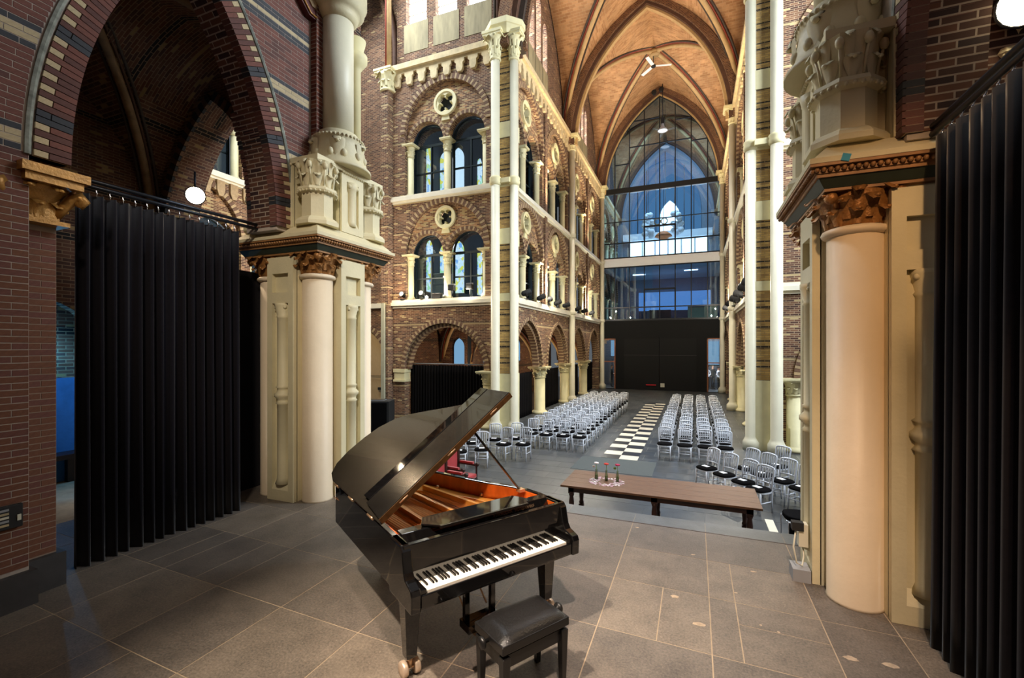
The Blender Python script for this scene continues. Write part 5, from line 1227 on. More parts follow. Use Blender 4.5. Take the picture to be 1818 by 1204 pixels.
# cast frame with cut-outs
i3 = inset(out, .075)
i3 = [(a, max(b, .44)) for a, b in i3]
holes = [[(-.55, .62), (-.34, .62), (-.42, 1.75), (-.55, 1.75)], [(-.27, .62), (-.02, .62), (-.20, 1.80), (-.34, 1.80)], [(.05, .62), (.26, .62), (.06, 1.50), (-.1, 1.72)], [(.32, .62), (.46, .62), (.36, 1.0), (.2, 1.3)]]
m = MB(); m.holed(i3, holes, fz, .79, .83); bev(obj('iron_frame', m, ['iron_frame'], piano), .004)
for (xa, ya, xb, yb) in ((-.30, .5, -.38, 1.85), (.015, .5, -.15, 1.85), (.30, .5, .08, 1.55)):
    m = MB(); d = Vector((xb - xa, yb - ya, 0)).normalized(); nx = Vector((-d.y, d.x, 0)) * .016
    m.prism([(xa - nx.x, ya - nx.y), (xa + nx.x, ya + nx.y), (xb + nx.x, yb + nx.y), (xb - nx.x, yb - nx.y)], fz, .83, .875); obj('frame_bar', m, ['iron_frame'], piano)
m = MB()
for k in range(48):
    x = -.60 + 1.12 * k / 47; yb = min(1.8, 1.95 - max(0, x + .2) * 1.75); xe = x - .10 * (yb - .5)
    m.tube([(x, .50, .842), (xe, yb, .84)], .0016 if k > 16 else .0028, 4)
obj('strings', m, ['string_copper'], piano, kind='stuff')
m = MB()
for k in range(84):
    x = -.60 + 1.12 * k / 83; m.lathe([(.0045, .83), (.0045, .868)], (x, .47 + .05 * (k % 3), 0), 5)
obj('tuning_pins', m, ['chrome'], piano, kind='stuff')
m = MB(); m.box(-.60, .55, .585, .625, .82, .85); obj('damper_rail', m, ['felt_red'], piano)
m = MB(); m.box(-.655, .655, .40, .46, .75, .93); obj('pin_block_edge', m, ['rim_wood'], piano)
for (x, y) in ((-.5, .56), (-.2, 1.9), (.2, 1.48), (.44, 1.02), (.55, .7), (0, .56), (.35, .56)):
    m = MB(); m.lathe([(.018, .83), (.016, .86), (.006, .868)], (x, y, 0), 10); obj('frame_bolt', m, ['brass'], piano)
m = MB(); m.tube([(.50, .98, .90), (.515, .95, .93), (.54, .93, .90), (.55, .90, .93), (.56, .885, .90)], .012, 6); obj('lid_hook', m, ['brass'], piano)
# key bed, cheeks, arms
m = MB(); m.box(-.70, .70, .0, .32, .585, .655); bev(obj('key_bed', m, ['piano_black'], piano), .006)
m = MB(); m.box(-.66, .66, -.012, .02, .60, .685); bev(obj('key_slip', m, ['piano_black'], piano), .006)
arm = [(-.02, .585), (-.025, .70), (-.01, .735), (.03, .75), (.075, .765), (.10, .80), (.115, .86), (.13, .93), (.16, ZT), (.36, ZT), (.36, .585)]
for s_ in (-1, 1):
    m = MB(); m.prism(arm, lambda a, b, t: (t, a, b), s_ * .665, s_ * .735); bev(obj('arm', m, ['piano_black'], piano), .008)
    m = MB(); m.box(*sorted((s_ * .618, s_ * .666)), .0, .17, .64, .715); bev(obj('key_block', m, ['piano_black'], piano), .004)
m = MB(); m.box(-.665, .665, .158, .17, .70, .715); obj('felt_strip', m, ['felt_red'], piano)
fb = MB(); fb.prism([(.165, .70), (.185, .70), (.235, .885), (.205, .885)], lambda a, b, t: (t, a, b), -.664, .664); fo = bev(obj('fallboard', fb, ['piano_black'], piano), .003)
m = MB(); m.box(-.664, .664, .17, .40, .885, .915); bev(obj('fallboard_shelf', m, ['piano_black'], piano), .008)
m = MB(); m.prism([(.28, .915), (.40, .915), (.40, .975), (.31, .975)], lambda a, b, t: (t, a, b), -.664, .664); bev(obj('name_rail', m, ['piano_black'], piano), .004)
def glyphs(x0, n, pitch, y, z, h, tilt, skip=()):
    g = MB(); r = random.Random(5)
    for k in range(n):
        if k in skip: continue
        x = x0 + k * pitch; q = r.randrange(4); hh = h * r.uniform(.8, 1.0)
        def bar(xa, za, xb, zb, w_=.0022):
            d = Vector((xb - xa, zb - za)); nn = Vector((-d.y, d.x)).normalized() * w_
            pl = [(xa - nn.x, za - nn.y), (xa + nn.x, za + nn.y), (xb + nn.x, zb + nn.y), (xb - nn.x, zb - nn.y)]
            g.prism(pl, lambda a, b, t: (a, y + b * tilt - t, z + b), 0, .0015)
        wd = pitch * .55
        bar(x, 0, x, hh)
        if q in (0, 2): bar(x, hh, x + wd, hh)
        if q in (0, 1, 3): bar(x + wd, 0, x + wd, hh)
        if q in (1, 2): bar(x, hh * .5, x + wd, hh * .5)
        if q == 3: bar(x, 0, x + wd, 0)
    return g
obj('fallboard_lettering', glyphs(-.13, 11, .024, .183, .79, .034, .27), ['brass'], fo)
obj('rail_lettering', glyphs(.10, 18, .0235, .289, .93, .022, .5, skip=(8,)), ['brass'], piano)
m = MB(); m.box(-.05, .06, .30, .31, .915, .93); obj('brass_label', m, ['brass'], piano)
# keys
wk = mesh('white_key', BX(-.01135, .01135, .0, .158, .66, .704), ['ivory']); bk_ = mesh('black_key', MB().prism([(.052, .70), (.058, .716), (.158, .716), (.158, .70)], lambda a, b, t: (t, a, b), -.0055, .0055), ['ebony'])
KW = 1.222 / 52
for k in range(52): obj('white_key', wk, None, piano, loc=(-.611 + KW * (k + .5), 0, 0))
for k in range(51):
    if (k % 7) in (0, 2, 3, 5, 6): obj('black_key', bk_, None, piano, loc=(-.611 + KW * (k + 1), 0, 0))
# folded music desk
m = MB(); m.prism([(-.50, .345), (-.40, .36 - .12), (.40, .24), (.46, .345), (.40, .46), (-.44, .46)], fz, .985, 1.0); bev(obj('music_desk', m, ['piano_black'], piano), .004)
m = MB(); m.box(-.40, .40, .225, .245, .98, 1.0); obj('desk_ledge', m, ['piano_satin'], piano)
m = MB(); m.box(-.45, .45, .30, .44, .965, .985); obj('desk_slide', m, ['piano_satin'], piano)
# lid : opened 36 degrees about the bass side, front flap folded back over it
phi = math.radians(36)
LM = Matrix.Translation((-.73, 0, ZT + .02)) @ Matrix.Rotation(-phi, 4, 'Y') @ Matrix.Translation((.73, 0, 0))
lidp = [(a * 1.0 + (.012 if a > 0 else -.012), b + (.012 if b > 1.5 else 0)) for a, b in out if b > .5]
lidp = [(-.732, .52), (.728, .52)] + [p for p in lidp if p[1] > .55]
m = MB(); m.T = LM; m.prism(lidp, fz, 0, .026); lid = bev(obj('lid', m, ['piano_lid'], piano), .006)
m = MB(); m.T = LM; m.prism([(-.715, .525), (.728, .525), (.728, .868), (-.69, .868)], fz, .030, .056); fp = bev(obj('lid_flap', m, ['piano_satin'], piano), .004)
m = MB(); m.T = LM; m.prism([(.869, .030), (.869, .060), (.985, .064), (.995, .058), (.995, .030)], lambda a, b, t: (t, a, b), -.66, .728); bev(obj('flap_black_strip', m, ['piano_black'], fp), .004)  # raised glossy black strip along the far end of the folded flap
m = MB(); m.T = LM; m.box(-.72, .728, .516, .524, .004, .05); obj('edge_strip', m, ['edge_brown'], lid)
for y in (.75, 1.25, 1.7):
    m = MB(); m.tube([(-.735, y - .06, ZT + .016), (-.735, y + .06, ZT + .016)], .012, 8); obj('hinge', m, ['brass'], lid)
for x in (-.5, 0, .5):
    m = MB(); m.T = LM; m.tube([(x - .04, .522, .03), (x + .04, .522, .03)], .009, 8); obj('flap_hinge', m, ['brass'], fp)
tip = LM @ Vector((.30, .66, 0))
m = MB(); m.tube([(.60, .60, ZT), tip], .011, 8); obj('prop_stick', m, ['piano_black'], piano)
m = MB(); m.box(.57, .63, .57, .63, ZT - .005, ZT + .02); obj('prop_block', m, ['brass'], piano)
# legs with double brass casters, pedal lyre
for (x, y) in ((-.62, .27), (.62, .27), (-.22, 1.72)):
    m = MB(); m.frustum(x, y, .13, .60, .038, .038, .062, .062); lg = bev(obj('leg', m, ['piano_black'], piano), .004)
    m = MB(); m.lathe([(.022, .06), (.022, .14)], (x, y, 0), 10); m.box(x - .05, x + .05, y - .012, y + .012, .05, .062); obj('caster_fork', m, ['brass'], lg)
    for s_ in (-1, 1):
        m = MB(); m.lathe([(.02, -.02), (.05, -.02), (.055, -.012), (.055, .012), (.05, .02), (.02, .02)], (x + s_ * .045, y, .055), 16, axis='x'); obj('caster_wheel', m, ['caster_brass'], lg)
ly = obj('lyre', MB().box(-.14, -.10, .33, .37, .14, .62).box(.10, .14, .33, .37, .14, .62).box(-.15, .15, .26, .40, .10, .16), ['piano_black'], piano)
for x in (-.09, 0, .09):
    m = MB(); m.box(x - .014, x + .014, .16, .28, .085, .10); obj('pedal', m, ['brass'], ly)
m = MB(); m.tube([(-.1, .4, .2), (-.1, .9, .6)], .008, 6); m.tube([(.1, .4, .2), (.1, .9, .6)], .008, 6); obj('lyre_stay', m, ['brass'], ly)

# ------------------------------------------------------------------ bench
bench = thing('piano_bench', 'black leather adjustable piano bench in front of the keyboard', 'bench', (-1.075, 2.83, 0), PA)
bl = .275; bw2 = .165
m = MB(); n = 12
ids = [[m.pt((bl * (2 * i / n - 1), bw2 * (2 * j / n - 1), .455 + .05 * (1 - abs(2 * i / n - 1) ** 6) ** .5 * (1 - abs(2 * j / n - 1) ** 5) ** .5)) for j in range(n + 1)] for i in range(n + 1)]
m.smooth = True
for i in range(n):
    for j in range(n): m.face((ids[i][j], ids[i + 1][j], ids[i + 1][j + 1], ids[i][j + 1]))
obj('seat_cushion', m, ['leather'], bench)
bev(obj('seat_frame', BX(-bl, bl, -bw2, bw2, .405, .462), ['bench_black'], bench), .006)
bev(obj('apron', MB().box(-.25, .25, -.14, .14, .30, .385), ['bench_black'], bench), .004)
for sx in (-1, 1):
    for sy in (-1, 1):
        m = MB(); m.frustum(sx * .24, sy * .135, 0, .38, .017, .017, .028, .028); bev(obj('leg', m, ['bench_black'], bench), .003)
    m = MB(); m.lathe([(.012, 0), (.012, .03), (.036, .035), (.04, .045), (.036, .06), (.01, .065)], (0, 0, 0), 16, axis='x'); k = obj('knob', m, ['bench_black'], bench, loc=(sx * .275, 0, .425)); k.rotation_euler = (0, 0, 0 if sx > 0 else PI)
obj('lift_gap', BX(-.2, .2, -.12, .12, .385, .405), ['speaker_black'], bench)

# ================================================================== LONG TABLE WITH FLOWERS
tbl = thing('long_table', 'long dark wooden refectory table below the stage edge', 'table', (-.65, 8.5, ZL))
TL, TW, TH_ = 1.63, .54, .75
for k in range(4):
    y0 = -TW + k * TW / 2; bev(obj('top_plank', BX(-TL, TL, y0 + .001, y0 + TW / 2 - .001, TH_ - .035, TH_), ['table_wood'], tbl), .003)
obj('apron', MB().box(-TL + .12, TL - .12, -TW + .1, -TW + .13, TH_ - .14, TH_ - .035).box(-TL + .12, TL - .12, TW - .13, TW - .1, TH_ - .14, TH_ - .035).box(-TL + .12, -TL + .15, -TW + .1, TW - .1, TH_ - .14, TH_ - .035).box(TL - .15, TL - .12, -TW + .1, TW - .1, TH_ - .14, TH_ - .035), ['table_dark'], tbl)
for x in (-TL + .17, 0, TL - .17):
    for y in (-TW + .15, TW - .15):
        m = MB(); m.box(x - .05, x + .05, y - .05, y + .05, TH_ - .17, TH_ - .036); m.lathe([(.035, .13), (.05, .16), (.035, .2), (.045, .3), (.048, .42), (.035, .52), (.05, .55), (.04, .58)], (x, y, 0), 12); m.box(x - .045, x + .045, y - .045, y + .045, 0, .13); obj('leg', m, ['table_dark'], tbl)
obj('foot_rail', MB().box(-TL + .17, TL - .17, -.04, .04, .06, .1).box(-TL + .13, -TL + .21, -TW + .15, TW - .15, .06, .1).box(TL - .21, TL - .13, -TW + .15, TW - .15, .06, .1), ['table_dark'], tbl)
ZTB = ZL + TH_
for (x, y, ms, lb) in ((-1.74, 8.55, 'petal_white', 'white'), (-1.55, 8.54, 'petal_red', 'orange-red'), (-1.345, 8.55, 'petal_magenta', 'magenta')):
    t = thing('bud_vase', 'slim glass bud vase with a %s flower on the long table' % lb, 'vase', (x, y, ZTB), 0, 'bud vases on the table')
    m = MB(); m.lathe([(.03, 0), (.032, .02), (.028, .1), (.018, .16), (.02, .19)], (0, 0, 0), 12, caps=False); m.lathe([(1e-5, .003), (.03, .003)], (0, 0, 0), 12); obj('glass', m, ['vase_glass'], t)
    m = MB(); m.lathe([(.024, .006), (.024, .09)], (0, 0, 0), 10); obj('water', m, ['stem_green'], t)
    m = MB(); m.tube([(0, 0, .02), (.004, 0, .2), (.0, 0, .30)], .005, 6); obj('stem', m, ['stem_green'], t)
    for k in range(12):
        a = 2 * PI * k / 12; m = MB(); m.sphere((.028 * math.cos(a), .028 * math.sin(a), .305 + .01 * (k % 2)), .02, 6, 4, (1, 1, .5)); obj('petal', m, [ms], t)
    m = MB(); m.sphere((0, 0, .318), .022, 8, 6, (1, 1, .6)); obj('bloom_centre', m, [ms], t)
    if lb != 'orange-red':
        m = MB(); m.sphere((-.05, .01, .24), .03, 6, 4, (1, .5, .8)); obj('side_leaf', m, ['stem_green' if lb == 'magenta' else 'petal_white'], t)
m = MB()
for k in range(150):
    a = random.uniform(0, 2 * PI); r = (.12 + .18 * random.random() ** .6); x, y = -1.53 + r * 1.1 * math.cos(a), 8.46 + r * .95 * math.sin(a)
    m.cur = random.randrange(2); rr = random.uniform(.012, .024); th = random.uniform(0, PI)
    m.prism([(x + rr * math.cos(th + q * PI / 3), y + rr * .6 * math.sin(th + q * PI / 3)) for q in range(6)], fz, ZTB + .001, ZTB + .006)
o = obj('scattered_petals', m, ['petal_white', 'petal_pink'], kind='stuff'); tag(o, 'pink and white petals scattered round the vases on the table', 'petals')

# ================================================================== CHAIRS
def mk(name, m, ms): return mesh(name, m, [ms])
CM = {}
sp = [(.203 * math.copysign(abs(math.cos(a)) ** .7, math.cos(a)), .203 * math.copysign(abs(math.sin(a)) ** .7, math.sin(a))) for a in [2 * PI * k / 20 for k in range(20)]]
CM['seat_frame'] = mk('seat_frame', MB().prism([(x * 1.02, y * 1.02) for x, y in sp], fz, .405, .435), 'chair_silver')
m = MB(); m.smooth = True
rings_ = [(1.0, .435), (1.03, .455), (.95, .478), (.6, .492), (.02, .495)]
R_ = [[m.pt((x * s, y * s, z)) for x, y in sp] for s, z in rings_]
for i in range(len(R_) - 1):
    for k in range(20): m.face((R_[i][k], R_[i][(k + 1) % 20], R_[i + 1][(k + 1) % 20], R_[i + 1][k]))
CM['cushion'] = mk('cushion', m, 'cushion_black')
CM['legL'] = mk('front_leg', MB().tube([(-.155, -.155, .42), (-.158, -.16, .2), (-.165, -.175, 0)], [.020, .019, .014], 6), 'chair_silver')
CM['legR'] = mk('front_leg', MB().tube([(.155, -.155, .42), (.158, -.16, .2), (.165, -.175, 0)], [.020, .019, .014], 6), 'chair_silver')
for s_, q in ((-1, 'L'), (1, 'R')):
    CM['post' + q] = mk('back_post', MB().tube([(s_ * .15, .205, 0), (s_ * .155, .175, .22), (s_ * .16, .165, .43), (s_ * .172, .185, .65), (s_ * .178, .225, .84), (s_ * .165, .232, .872)], [.015, .019, .020, .019, .018, .015], 6), 'chair_silver')
CM['top_rail'] = mk('top_rail', MB().tube([(-.172, .23, .862), (-.10, .242, .884), (0, .247, .89), (.10, .242, .884), (.172, .23, .862)], .020, 6), 'chair_silver')
CM['lower_rail'] = mk('lower_rail', MB().tube([(-.165, .178, .56), (-.08, .187, .57), (0, .19, .573), (.08, .187, .57), (.165, .178, .56)], .016, 6), 'chair_silver')
CM['spindle'] = mk('spindle', MB().tube([(0, .19, .57), (0, .205, .68), (0, .224, .80), (0, .245, .884)], [.009, .0125, .0125, .009], 6), 'chair_silver')
CM['front_stretcher'] = mk('stretcher', MB().tube([(-.16, -.165, .24), (.16, -.165, .24)], .012, 5).tube([(-.16, -.163, .31), (.16, -.163, .31)], .012, 5), 'chair_silver')
CM['sideL'] = mk('stretcher', MB().tube([(-.16, -.165, .22), (-.155, .18, .22)], .012, 5), 'chair_silver')
CM['sideR'] = mk('stretcher', MB().tube([(.16, -.165, .22), (.155, .18, .22)], .012, 5), 'chair_silver')
f_ = MB(); f_.prism([(x * 1.02, y * 1.02) for x, y in sp[::2]], fz, .405, .435)
for s_ in (-1, 1): f_.tube([(s_ * .155, -.155, .42), (s_ * .165, -.175, 0)], .018, 5).tube([(s_ * .15, .205, 0), (s_ * .16, .165, .43)], .018, 5)
f_.tube([(-.16, -.165, .26), (.16, -.165, .26)], .014, 4)
CM['far_frame'] = mk('frame', f_, 'chair_silver')
f_ = MB(); f_.tube([(-.172, .23, .862), (0, .247, .89), (.172, .23, .862)], .020, 5).tube([(-.165, .178, .56), (.165, .178, .56)], .014, 4)
for s_ in (-1, 1): f_.tube([(s_ * .16, .165, .43), (s_ * .172, .185, .65), (s_ * .172, .23, .865)], .019, 5)
for k in range(5): f_.tube([((k - 2) * .055, .185, .565), ((k - 2) * .058, .24, .88)], .014, 4)
CM['far_back'] = mk('backrest', f_, 'chair_silver')
def chair(x, y, rz, label, group, near=True):
    t = thing('spindle_chair', label, 'chair', (x, y, ZL), rz, group)
    if near:
        for nm, key in (('seat_frame', 'seat_frame'), ('seat_cushion', 'cushion'), ('front_leg', 'legL'), ('front_leg', 'legR'), ('back_post', 'postL'), ('back_post', 'postR'), ('top_rail', 'top_rail'), ('lower_rail', 'lower_rail'), ('stretcher', 'front_stretcher'), ('stretcher', 'sideL'), ('stretcher', 'sideR')):
            obj(nm, CM[key], None, t)
        for k in range(5): obj('spindle', CM['spindle'], None, t, loc=((k - 2) * .056, -.006 * abs(k - 2), -.004 * abs(k - 2)))
    else:
        obj('frame', CM['far_frame'], None, t); obj('seat_cushion', CM['cushion'], None, t); obj('backrest', CM['far_back'], None, t)
    return t
BKM = mesh('booklet', MB().box(-.075, .075, -.055, .055, 0, .006), ['paper'])
def booklet(x, y, rz, label):
    o = obj('booklet', BKM, None, loc=(x, y, ZL + .497), rot=(0, 0, rz)); return tag(o, label, 'booklet', 'booklets on chairs')
ORD = ['first', 'second', 'third', 'fourth', 'fifth', 'sixth', 'seventh', 'eighth', 'ninth', 'tenth', 'eleventh', 'twelfth', 'thirteenth', 'fourteenth']
COLN = ['at the aisle', 'one seat in from the aisle', 'two seats in from the aisle', 'farthest from the aisle']
for side, xs in (('left', [-3.34, -3.86, -4.38, -4.90]), ('right', [-.83, -.28, .25, .79])):
    for r in range(14):
        for c in range(4):
            x = xs[c] + random.uniform(-.02, .02); y = 13.72 + r * .738 + random.uniform(-.02, .02); rz = random.uniform(-.04, .04)
            chair(x, y, rz, 'silver spindle chair, %s row of the %s block, %s' % (ORD[r], side, COLN[c]), 'chairs of the %s block' % side, near=r < 5)
            if side == 'left' and r < 5: booklet(x + .01, y - .02, rz + random.uniform(-.3, .3), 'white booklet on the %s-row chair of left block, %s' % (ORD[r], COLN[c]))
RZ = -math.radians(46)
def off(x, y, rz, dx, dy): return (x + dx * math.cos(rz) - dy * math.sin(rz), y + dx * math.sin(rz) + dy * math.cos(rz))
for (bx, by, nm) in ((.42, 11.55, 'left end of the front row'), (.76, 11.12, 'second in the front row'), (1.10, 10.68, 'third in the front row'), (1.33, 10.27, 'nearest the stage in the front row'), (1.26, 11.85, 'left end of the middle row'), (1.54, 11.45, 'second in the middle row'), (1.86, 11.06, 'nearest the pier in the middle row'), (1.96, 12.36, 'in the back row by the paired shafts'), (2.13, 10.62, 'half hidden behind the stone pier')):
    x, y = off(bx, by, RZ, 0, -.235); jr = RZ + random.uniform(-.06, .06)
    chair(x, y, jr, 'silver spindle chair of the slanted right group, ' + nm, 'chairs of the slanted right group')
    booklet(*off(x, y, jr, .0, -.03), jr + random.uniform(-.2, .2), 'white booklet on the slanted right group chair ' + nm)
for (x, y, jr, nm) in ((-4.58, 12.12, -.06, 'nearest the aisle in the front row'), (-5.10, 11.92, -.16, 'second in the front row'), (-5.40, 11.10, .35, 'third in the front row'), (-5.85, 10.65, .5, 'half hidden by the piano lid'), (-5.08, 12.78, .1, 'nearest the aisle in the back row'), (-5.62, 12.4, .2, 'second in the back row'), (-6.0, 11.75, .4, 'third in the back row')):
    chair(x, y, jr, 'silver spindle chair of the slanted left group, ' + nm, 'chairs of the slanted left group')
    booklet(*off(x, y, jr, .0, -.03), jr + random.uniform(-.2, .2), 'white booklet on the slanted left group chair ' + nm)
# dark chair close under the stage by the right pier
t = thing('black_chair', 'low black padded chair with chrome frame under the stage edge by the right pier', 'chair', (1.62, 8.72, ZL), .1)
m = MB(); m.prism([(x * 1.25, y * 1.2) for x, y in sp], fz, .42, .50); bev(obj('seat_pad', m, ['cushion_black'], t), .02)
m = MB(); m.prism([(x * 1.15, y * .3 - .25) for x, y in sp], fz, .12, .40); obj('storage_pouch', m, ['cushion_black'], t)
m = MB(); m.tube([(-.23, -.22, 0), (-.23, -.22, .41), (.23, -.22, .41), (.23, -.22, 0)], .012, 6); m.tube([(-.23, .22, 0), (-.23, .22, .41), (.23, .22, .41), (.23, .22, 0)], .012, 6); m.tube([(-.23, -.22, .41), (-.23, .22, .41)], .012, 6); m.tube([(.23, -.22, .41), (.23, .22, .41)], .012, 6); obj('frame', m, ['chrome'], t)
# red velvet armchairs behind the piano
for (x, y, lb) in ((-4.56, 7.80, 'nearer'), (-4.72, 8.62, 'farther')):
    t = thing('velvet_armchair', 'red velvet armchair with dark carved wood, the %s of the two behind the piano' % lb, 'armchair', (x, y, ZL), PI / 2 - .12, 'red velvet armchairs')
    m = MB(); m.box(-.26, .26, -.28, .24, .36, .40); obj('seat_rail', m, ['wood_dark'], t)
    m = MB(); m.smooth = True; m.box(-.25, .25, -.28, .22, .40, .50); bev(obj('seat_cushion', m, ['velvet_red'], t), .035, 3)
    m = MB(); m.box(-.22, .22, .22, .28, .52, 1.08); bev(obj('back_pad', m, ['velvet_red'], t), .02, 2)
    m = MB()
    for s_ in (-1, 1): m.box(s_ * .25 - .03, s_ * .25 + .03, .2, .29, 0, 1.12)
    m.box(-.28, .28, .21, .29, 1.06, 1.16); obj('back_frame', m, ['wood_dark'], t)
    for s_ in (-1, 1):
        m = MB(); m.lathe([(.022, 0), (.035, .1), (.02, .2), (.035, .34), (.02, .4), (.022, .62), (.03, .66)], (s_ * .27, -.25, 0), 10); m.sphere((s_ * .27, -.27, .69), .05, 8, 6); obj('front_leg', m, ['wood_dark'], t)
        m = MB(); m.box(s_ * .27 - .028, s_ * .27 + .028, -.27, .22, .655, .69); a_ = obj('arm', m, ['wood_dark'], t); obj('arm_pad', BX(s_ * .27 - .03, s_ * .27 + .03, -.17, .18, .69, .73), ['velvet_red'], a_)

# ================================================================== FITTINGS
sb = thing('speaker_cabinet', 'black speaker cabinet standing in front of the arched wooden door', 'speaker', (-10.74, 13.5, ZL), .35)
bev(obj('cabinet_body', BX(-.46, .46, -.35, .35, .08, 1.28), ['speaker_black'], sb), .01)
obj('grille', BX(-.38, .38, -.36, -.35, .12, 1.22), ['cushion_black'], sb)
for sx in (-1, 1):
    for sy in (-1, 1):
        m = MB(); m.lathe([(.02, -.02), (.045, -.02), (.045, .02), (.02, .02)], (sx * .34, sy * .28, .045), 10, axis='x'); obj('caster', m, ['black_metal'], sb)
lt = thing('laptop', 'flat silver laptop lying on the black speaker cabinet', 'laptop', (-10.82, 13.5, ZL + 1.28), .35); obj('base', BX(-.28, .28, -.18, .18, 0, .025), ['grey_panel'], lt); obj('screen_lid', BX(-.28, .28, -.18, .18, .026, .045), ['chrome'], lt)

def spotlight(loc, yaw, pitch, label, group, glow=True, s=1.0):
    t = thing('stage_spotlight', label, 'spotlight', loc, yaw, group); M = Matrix.Translation((0, 0, .22 * s)) @ Matrix.Rotation(pitch, 4, 'X')
    m = MB(); m.T = M @ Matrix.Scale(s, 4); m.lathe([(.05, .16), (.09, .12), (.10, 0), (.11, -.16), (.105, -.17), (.09, -.15), (.085, -.1)], (0, 0, 0), 12, axis='y', caps=False); m.lathe([(1e-5, .16), (.05, .16)], (0, 0, 0), 12, axis='y'); obj('housing', m, ['speaker_black'], t)
    m = MB(); m.T = M @ Matrix.Scale(s, 4); m.lathe([(1e-5, -.12), (.088, -.12)], (0, 0, 0), 12, axis='y'); obj('lens', m, ['spot_glow' if glow else 'chrome'], t)
    m = MB(); m.tube([(-.13 * s, 0, .22 * s), (-.13 * s, 0, .04), (.13 * s, 0, .04), (.13 * s, 0, .22 * s)], .012, 6); m.box(-.09 * s, .09 * s, -.09 * s, .09 * s, 0, .03); obj('yoke', m, ['speaker_black'], t)
    return t
W1 = ['first', 'second', 'third', 'fourth', 'fifth', 'sixth', 'seventh', 'eighth']
for k, y in enumerate((18.0, 20.0, 21.1, 22.7, 24.4, 27.1, 28.9, 31.0)):
    spotlight((XL + .08, y, 4.252), PI / 2 + .6 + .2 * (k % 3), -.3 - .15 * (k % 2), 'black spotlight on the left nave ledge, %s from the crossing' % W1[k], 'spotlights on the left nave ledge', k % 3 != 2, 1.25)
for k, y in enumerate((18.6, 20.2, 22.6, 25.0, 27.8, 31.0)):
    spotlight((XR - .08, y, 4.252), -PI / 2 - .5, -.35, 'black spotlight on the right nave ledge, %s from the crossing' % W1[k], 'spotlights on the right nave ledge', k % 2 == 0, 1.5)
for k, (x, lb) in enumerate(((-11.68, 'left of the two glowing ones'), (-10.70, 'right of the two glowing ones'))):
    spotlight((x, YF - .07, 4.252), .15, -.25, 'warm spotlight on the facade ledge, ' + lb, 'glowing spotlights on the facade ledge', True, 1.0)
    lamp('ledge_glow', 'POINT', (x, YF - .55, 4.55), 14, WARM, .08)
for k, (x, lb) in enumerate(((-9.25, 'nearer the window column'), (-8.42, 'nearer the corner shafts'))):
    t = thing('hanging_spotlight', 'small black box spotlight before the lower facade window, ' + lb, 'spotlight', (x, YF - .1, 4.252), 0, 'box spotlights on the facade ledge')
    m = MB(); m.tube([(0, 0, 0), (0, 0, .32)], .015, 6); obj('stand', m, ['speaker_black'], t); bev(obj('housing', BX(-.13, .13, -.1, .1, .30, .52), ['speaker_black'], t), .01); obj('top_bracket', BX(-.15, .15, -.03, .03, .50, .56), ['grey_panel'], t)
t = thing('black_trough', 'flat black box on the facade ledge beside the window column', 'box', (-9.98, YF - .05, 4.252)); m = MB(); m.frustum(0, 0, 0, .2, .17, .07, .21, .08); obj('trough_body', m, ['speaker_black'], t); obj('rim', BX(-.22, .22, -.09, .09, .19, .21), ['plinth'], t)
# uplights that wash the vault and the window arches
for (x, y, tx, ty) in ((XL + .45, 20.8, -1.2, 21.5), (XR - .45, 20.8, -3.4, 21.5), (XL + .45, 29.9, -1.2, 30.2), (XR - .45, 29.9, -3.4, 30.2)):
    lamp('vault_uplight', 'SPOT', (x, y, 8.9), 950, (1.0, 0.80, 0.56), .25, (tx, ty, 20), spot=125, blend=.8)
for (x, y, e) in ((XL + .45, 20.8, 200), (XL + .45, 29.9, 200), (XR - .45, 20.8, 200), (XR - .45, 29.9, 200)):
    lamp('column_uplight', 'POINT', (x, y, 5.2), e, (1.0, 0.93, 0.78), .03)
lamp('facade_uplight', 'POINT', (-9.98, YF - .16, 4.62), 60, (1.0, 0.90, 0.72), .03)
lamp('facade_uplight', 'POINT', (-8.5, YF - .22, 4.5), 30, (1.0, 0.90, 0.72), .03)
lamp('arcade_wash', 'SPOT', (-2.3, 18.0, 6.0), 500, (1.0, 0.84, 0.56), .04, (XL, 23.0, 0), spot=70, blend=.9)
lamp('arcade_wash', 'SPOT', (-2.5, 18.0, 6.0), 400, (1.0, 0.84, 0.56), .04, (XR, 24.0, 0), spot=60, blend=.9)
# ceiling fan, pendant, boss loudspeakers
fan = thing('ceiling_fan', 'white three-blade ceiling fan under the nave vault', 'fan', (-2.45, 29.9, 20.05))
m = MB(); m.lathe([(.05, .05), (.14, .03), (.14, -.08), (.05, -.12)], (0, 0, 0), 14); obj('motor', m, ['speaker_black'], fan)
m = MB(); m.tube([(0, 0, .05), (0, 0, .9)], .03, 6); obj('downrod', m, ['black_metal'], fan)
for k in range(3):
    a = 2 * PI * k / 3 + .25; b_ = MB(); b_.T = Matrix.Rotation(a, 4, 'Z') @ Matrix.Rotation(.15, 4, 'X'); b_.box(.14, 1.1, -.1, .1, -.02, 0); obj('blade', b_, ['fan_white'], fan)
pd = thing('pendant_lamp', 'bell-shaped pendant lamp hanging before the arched top of the glass wall', 'lamp', (-2.1, 33.2, 17.3))
m = MB(); m.lathe([(.08, .5), (.12, .3), (.3, .1), (.36, 0), (.33, 0), (.27, .1)], (0, 0, 0), 16, caps=False); obj('shade', m, ['grey_panel'], pd); m = MB(); m.lathe([(1e-5, .03), (.31, .03)], (0, 0, 0), 16); obj('diffuser', m, ['day_window'], pd); m = MB(); m.tube([(0, 0, .5), (0, 0, 3.3)], .03, 6); m.box(-.12, .12, -.12, .12, .5, .9); obj('drop', m, ['black_metal'], pd)
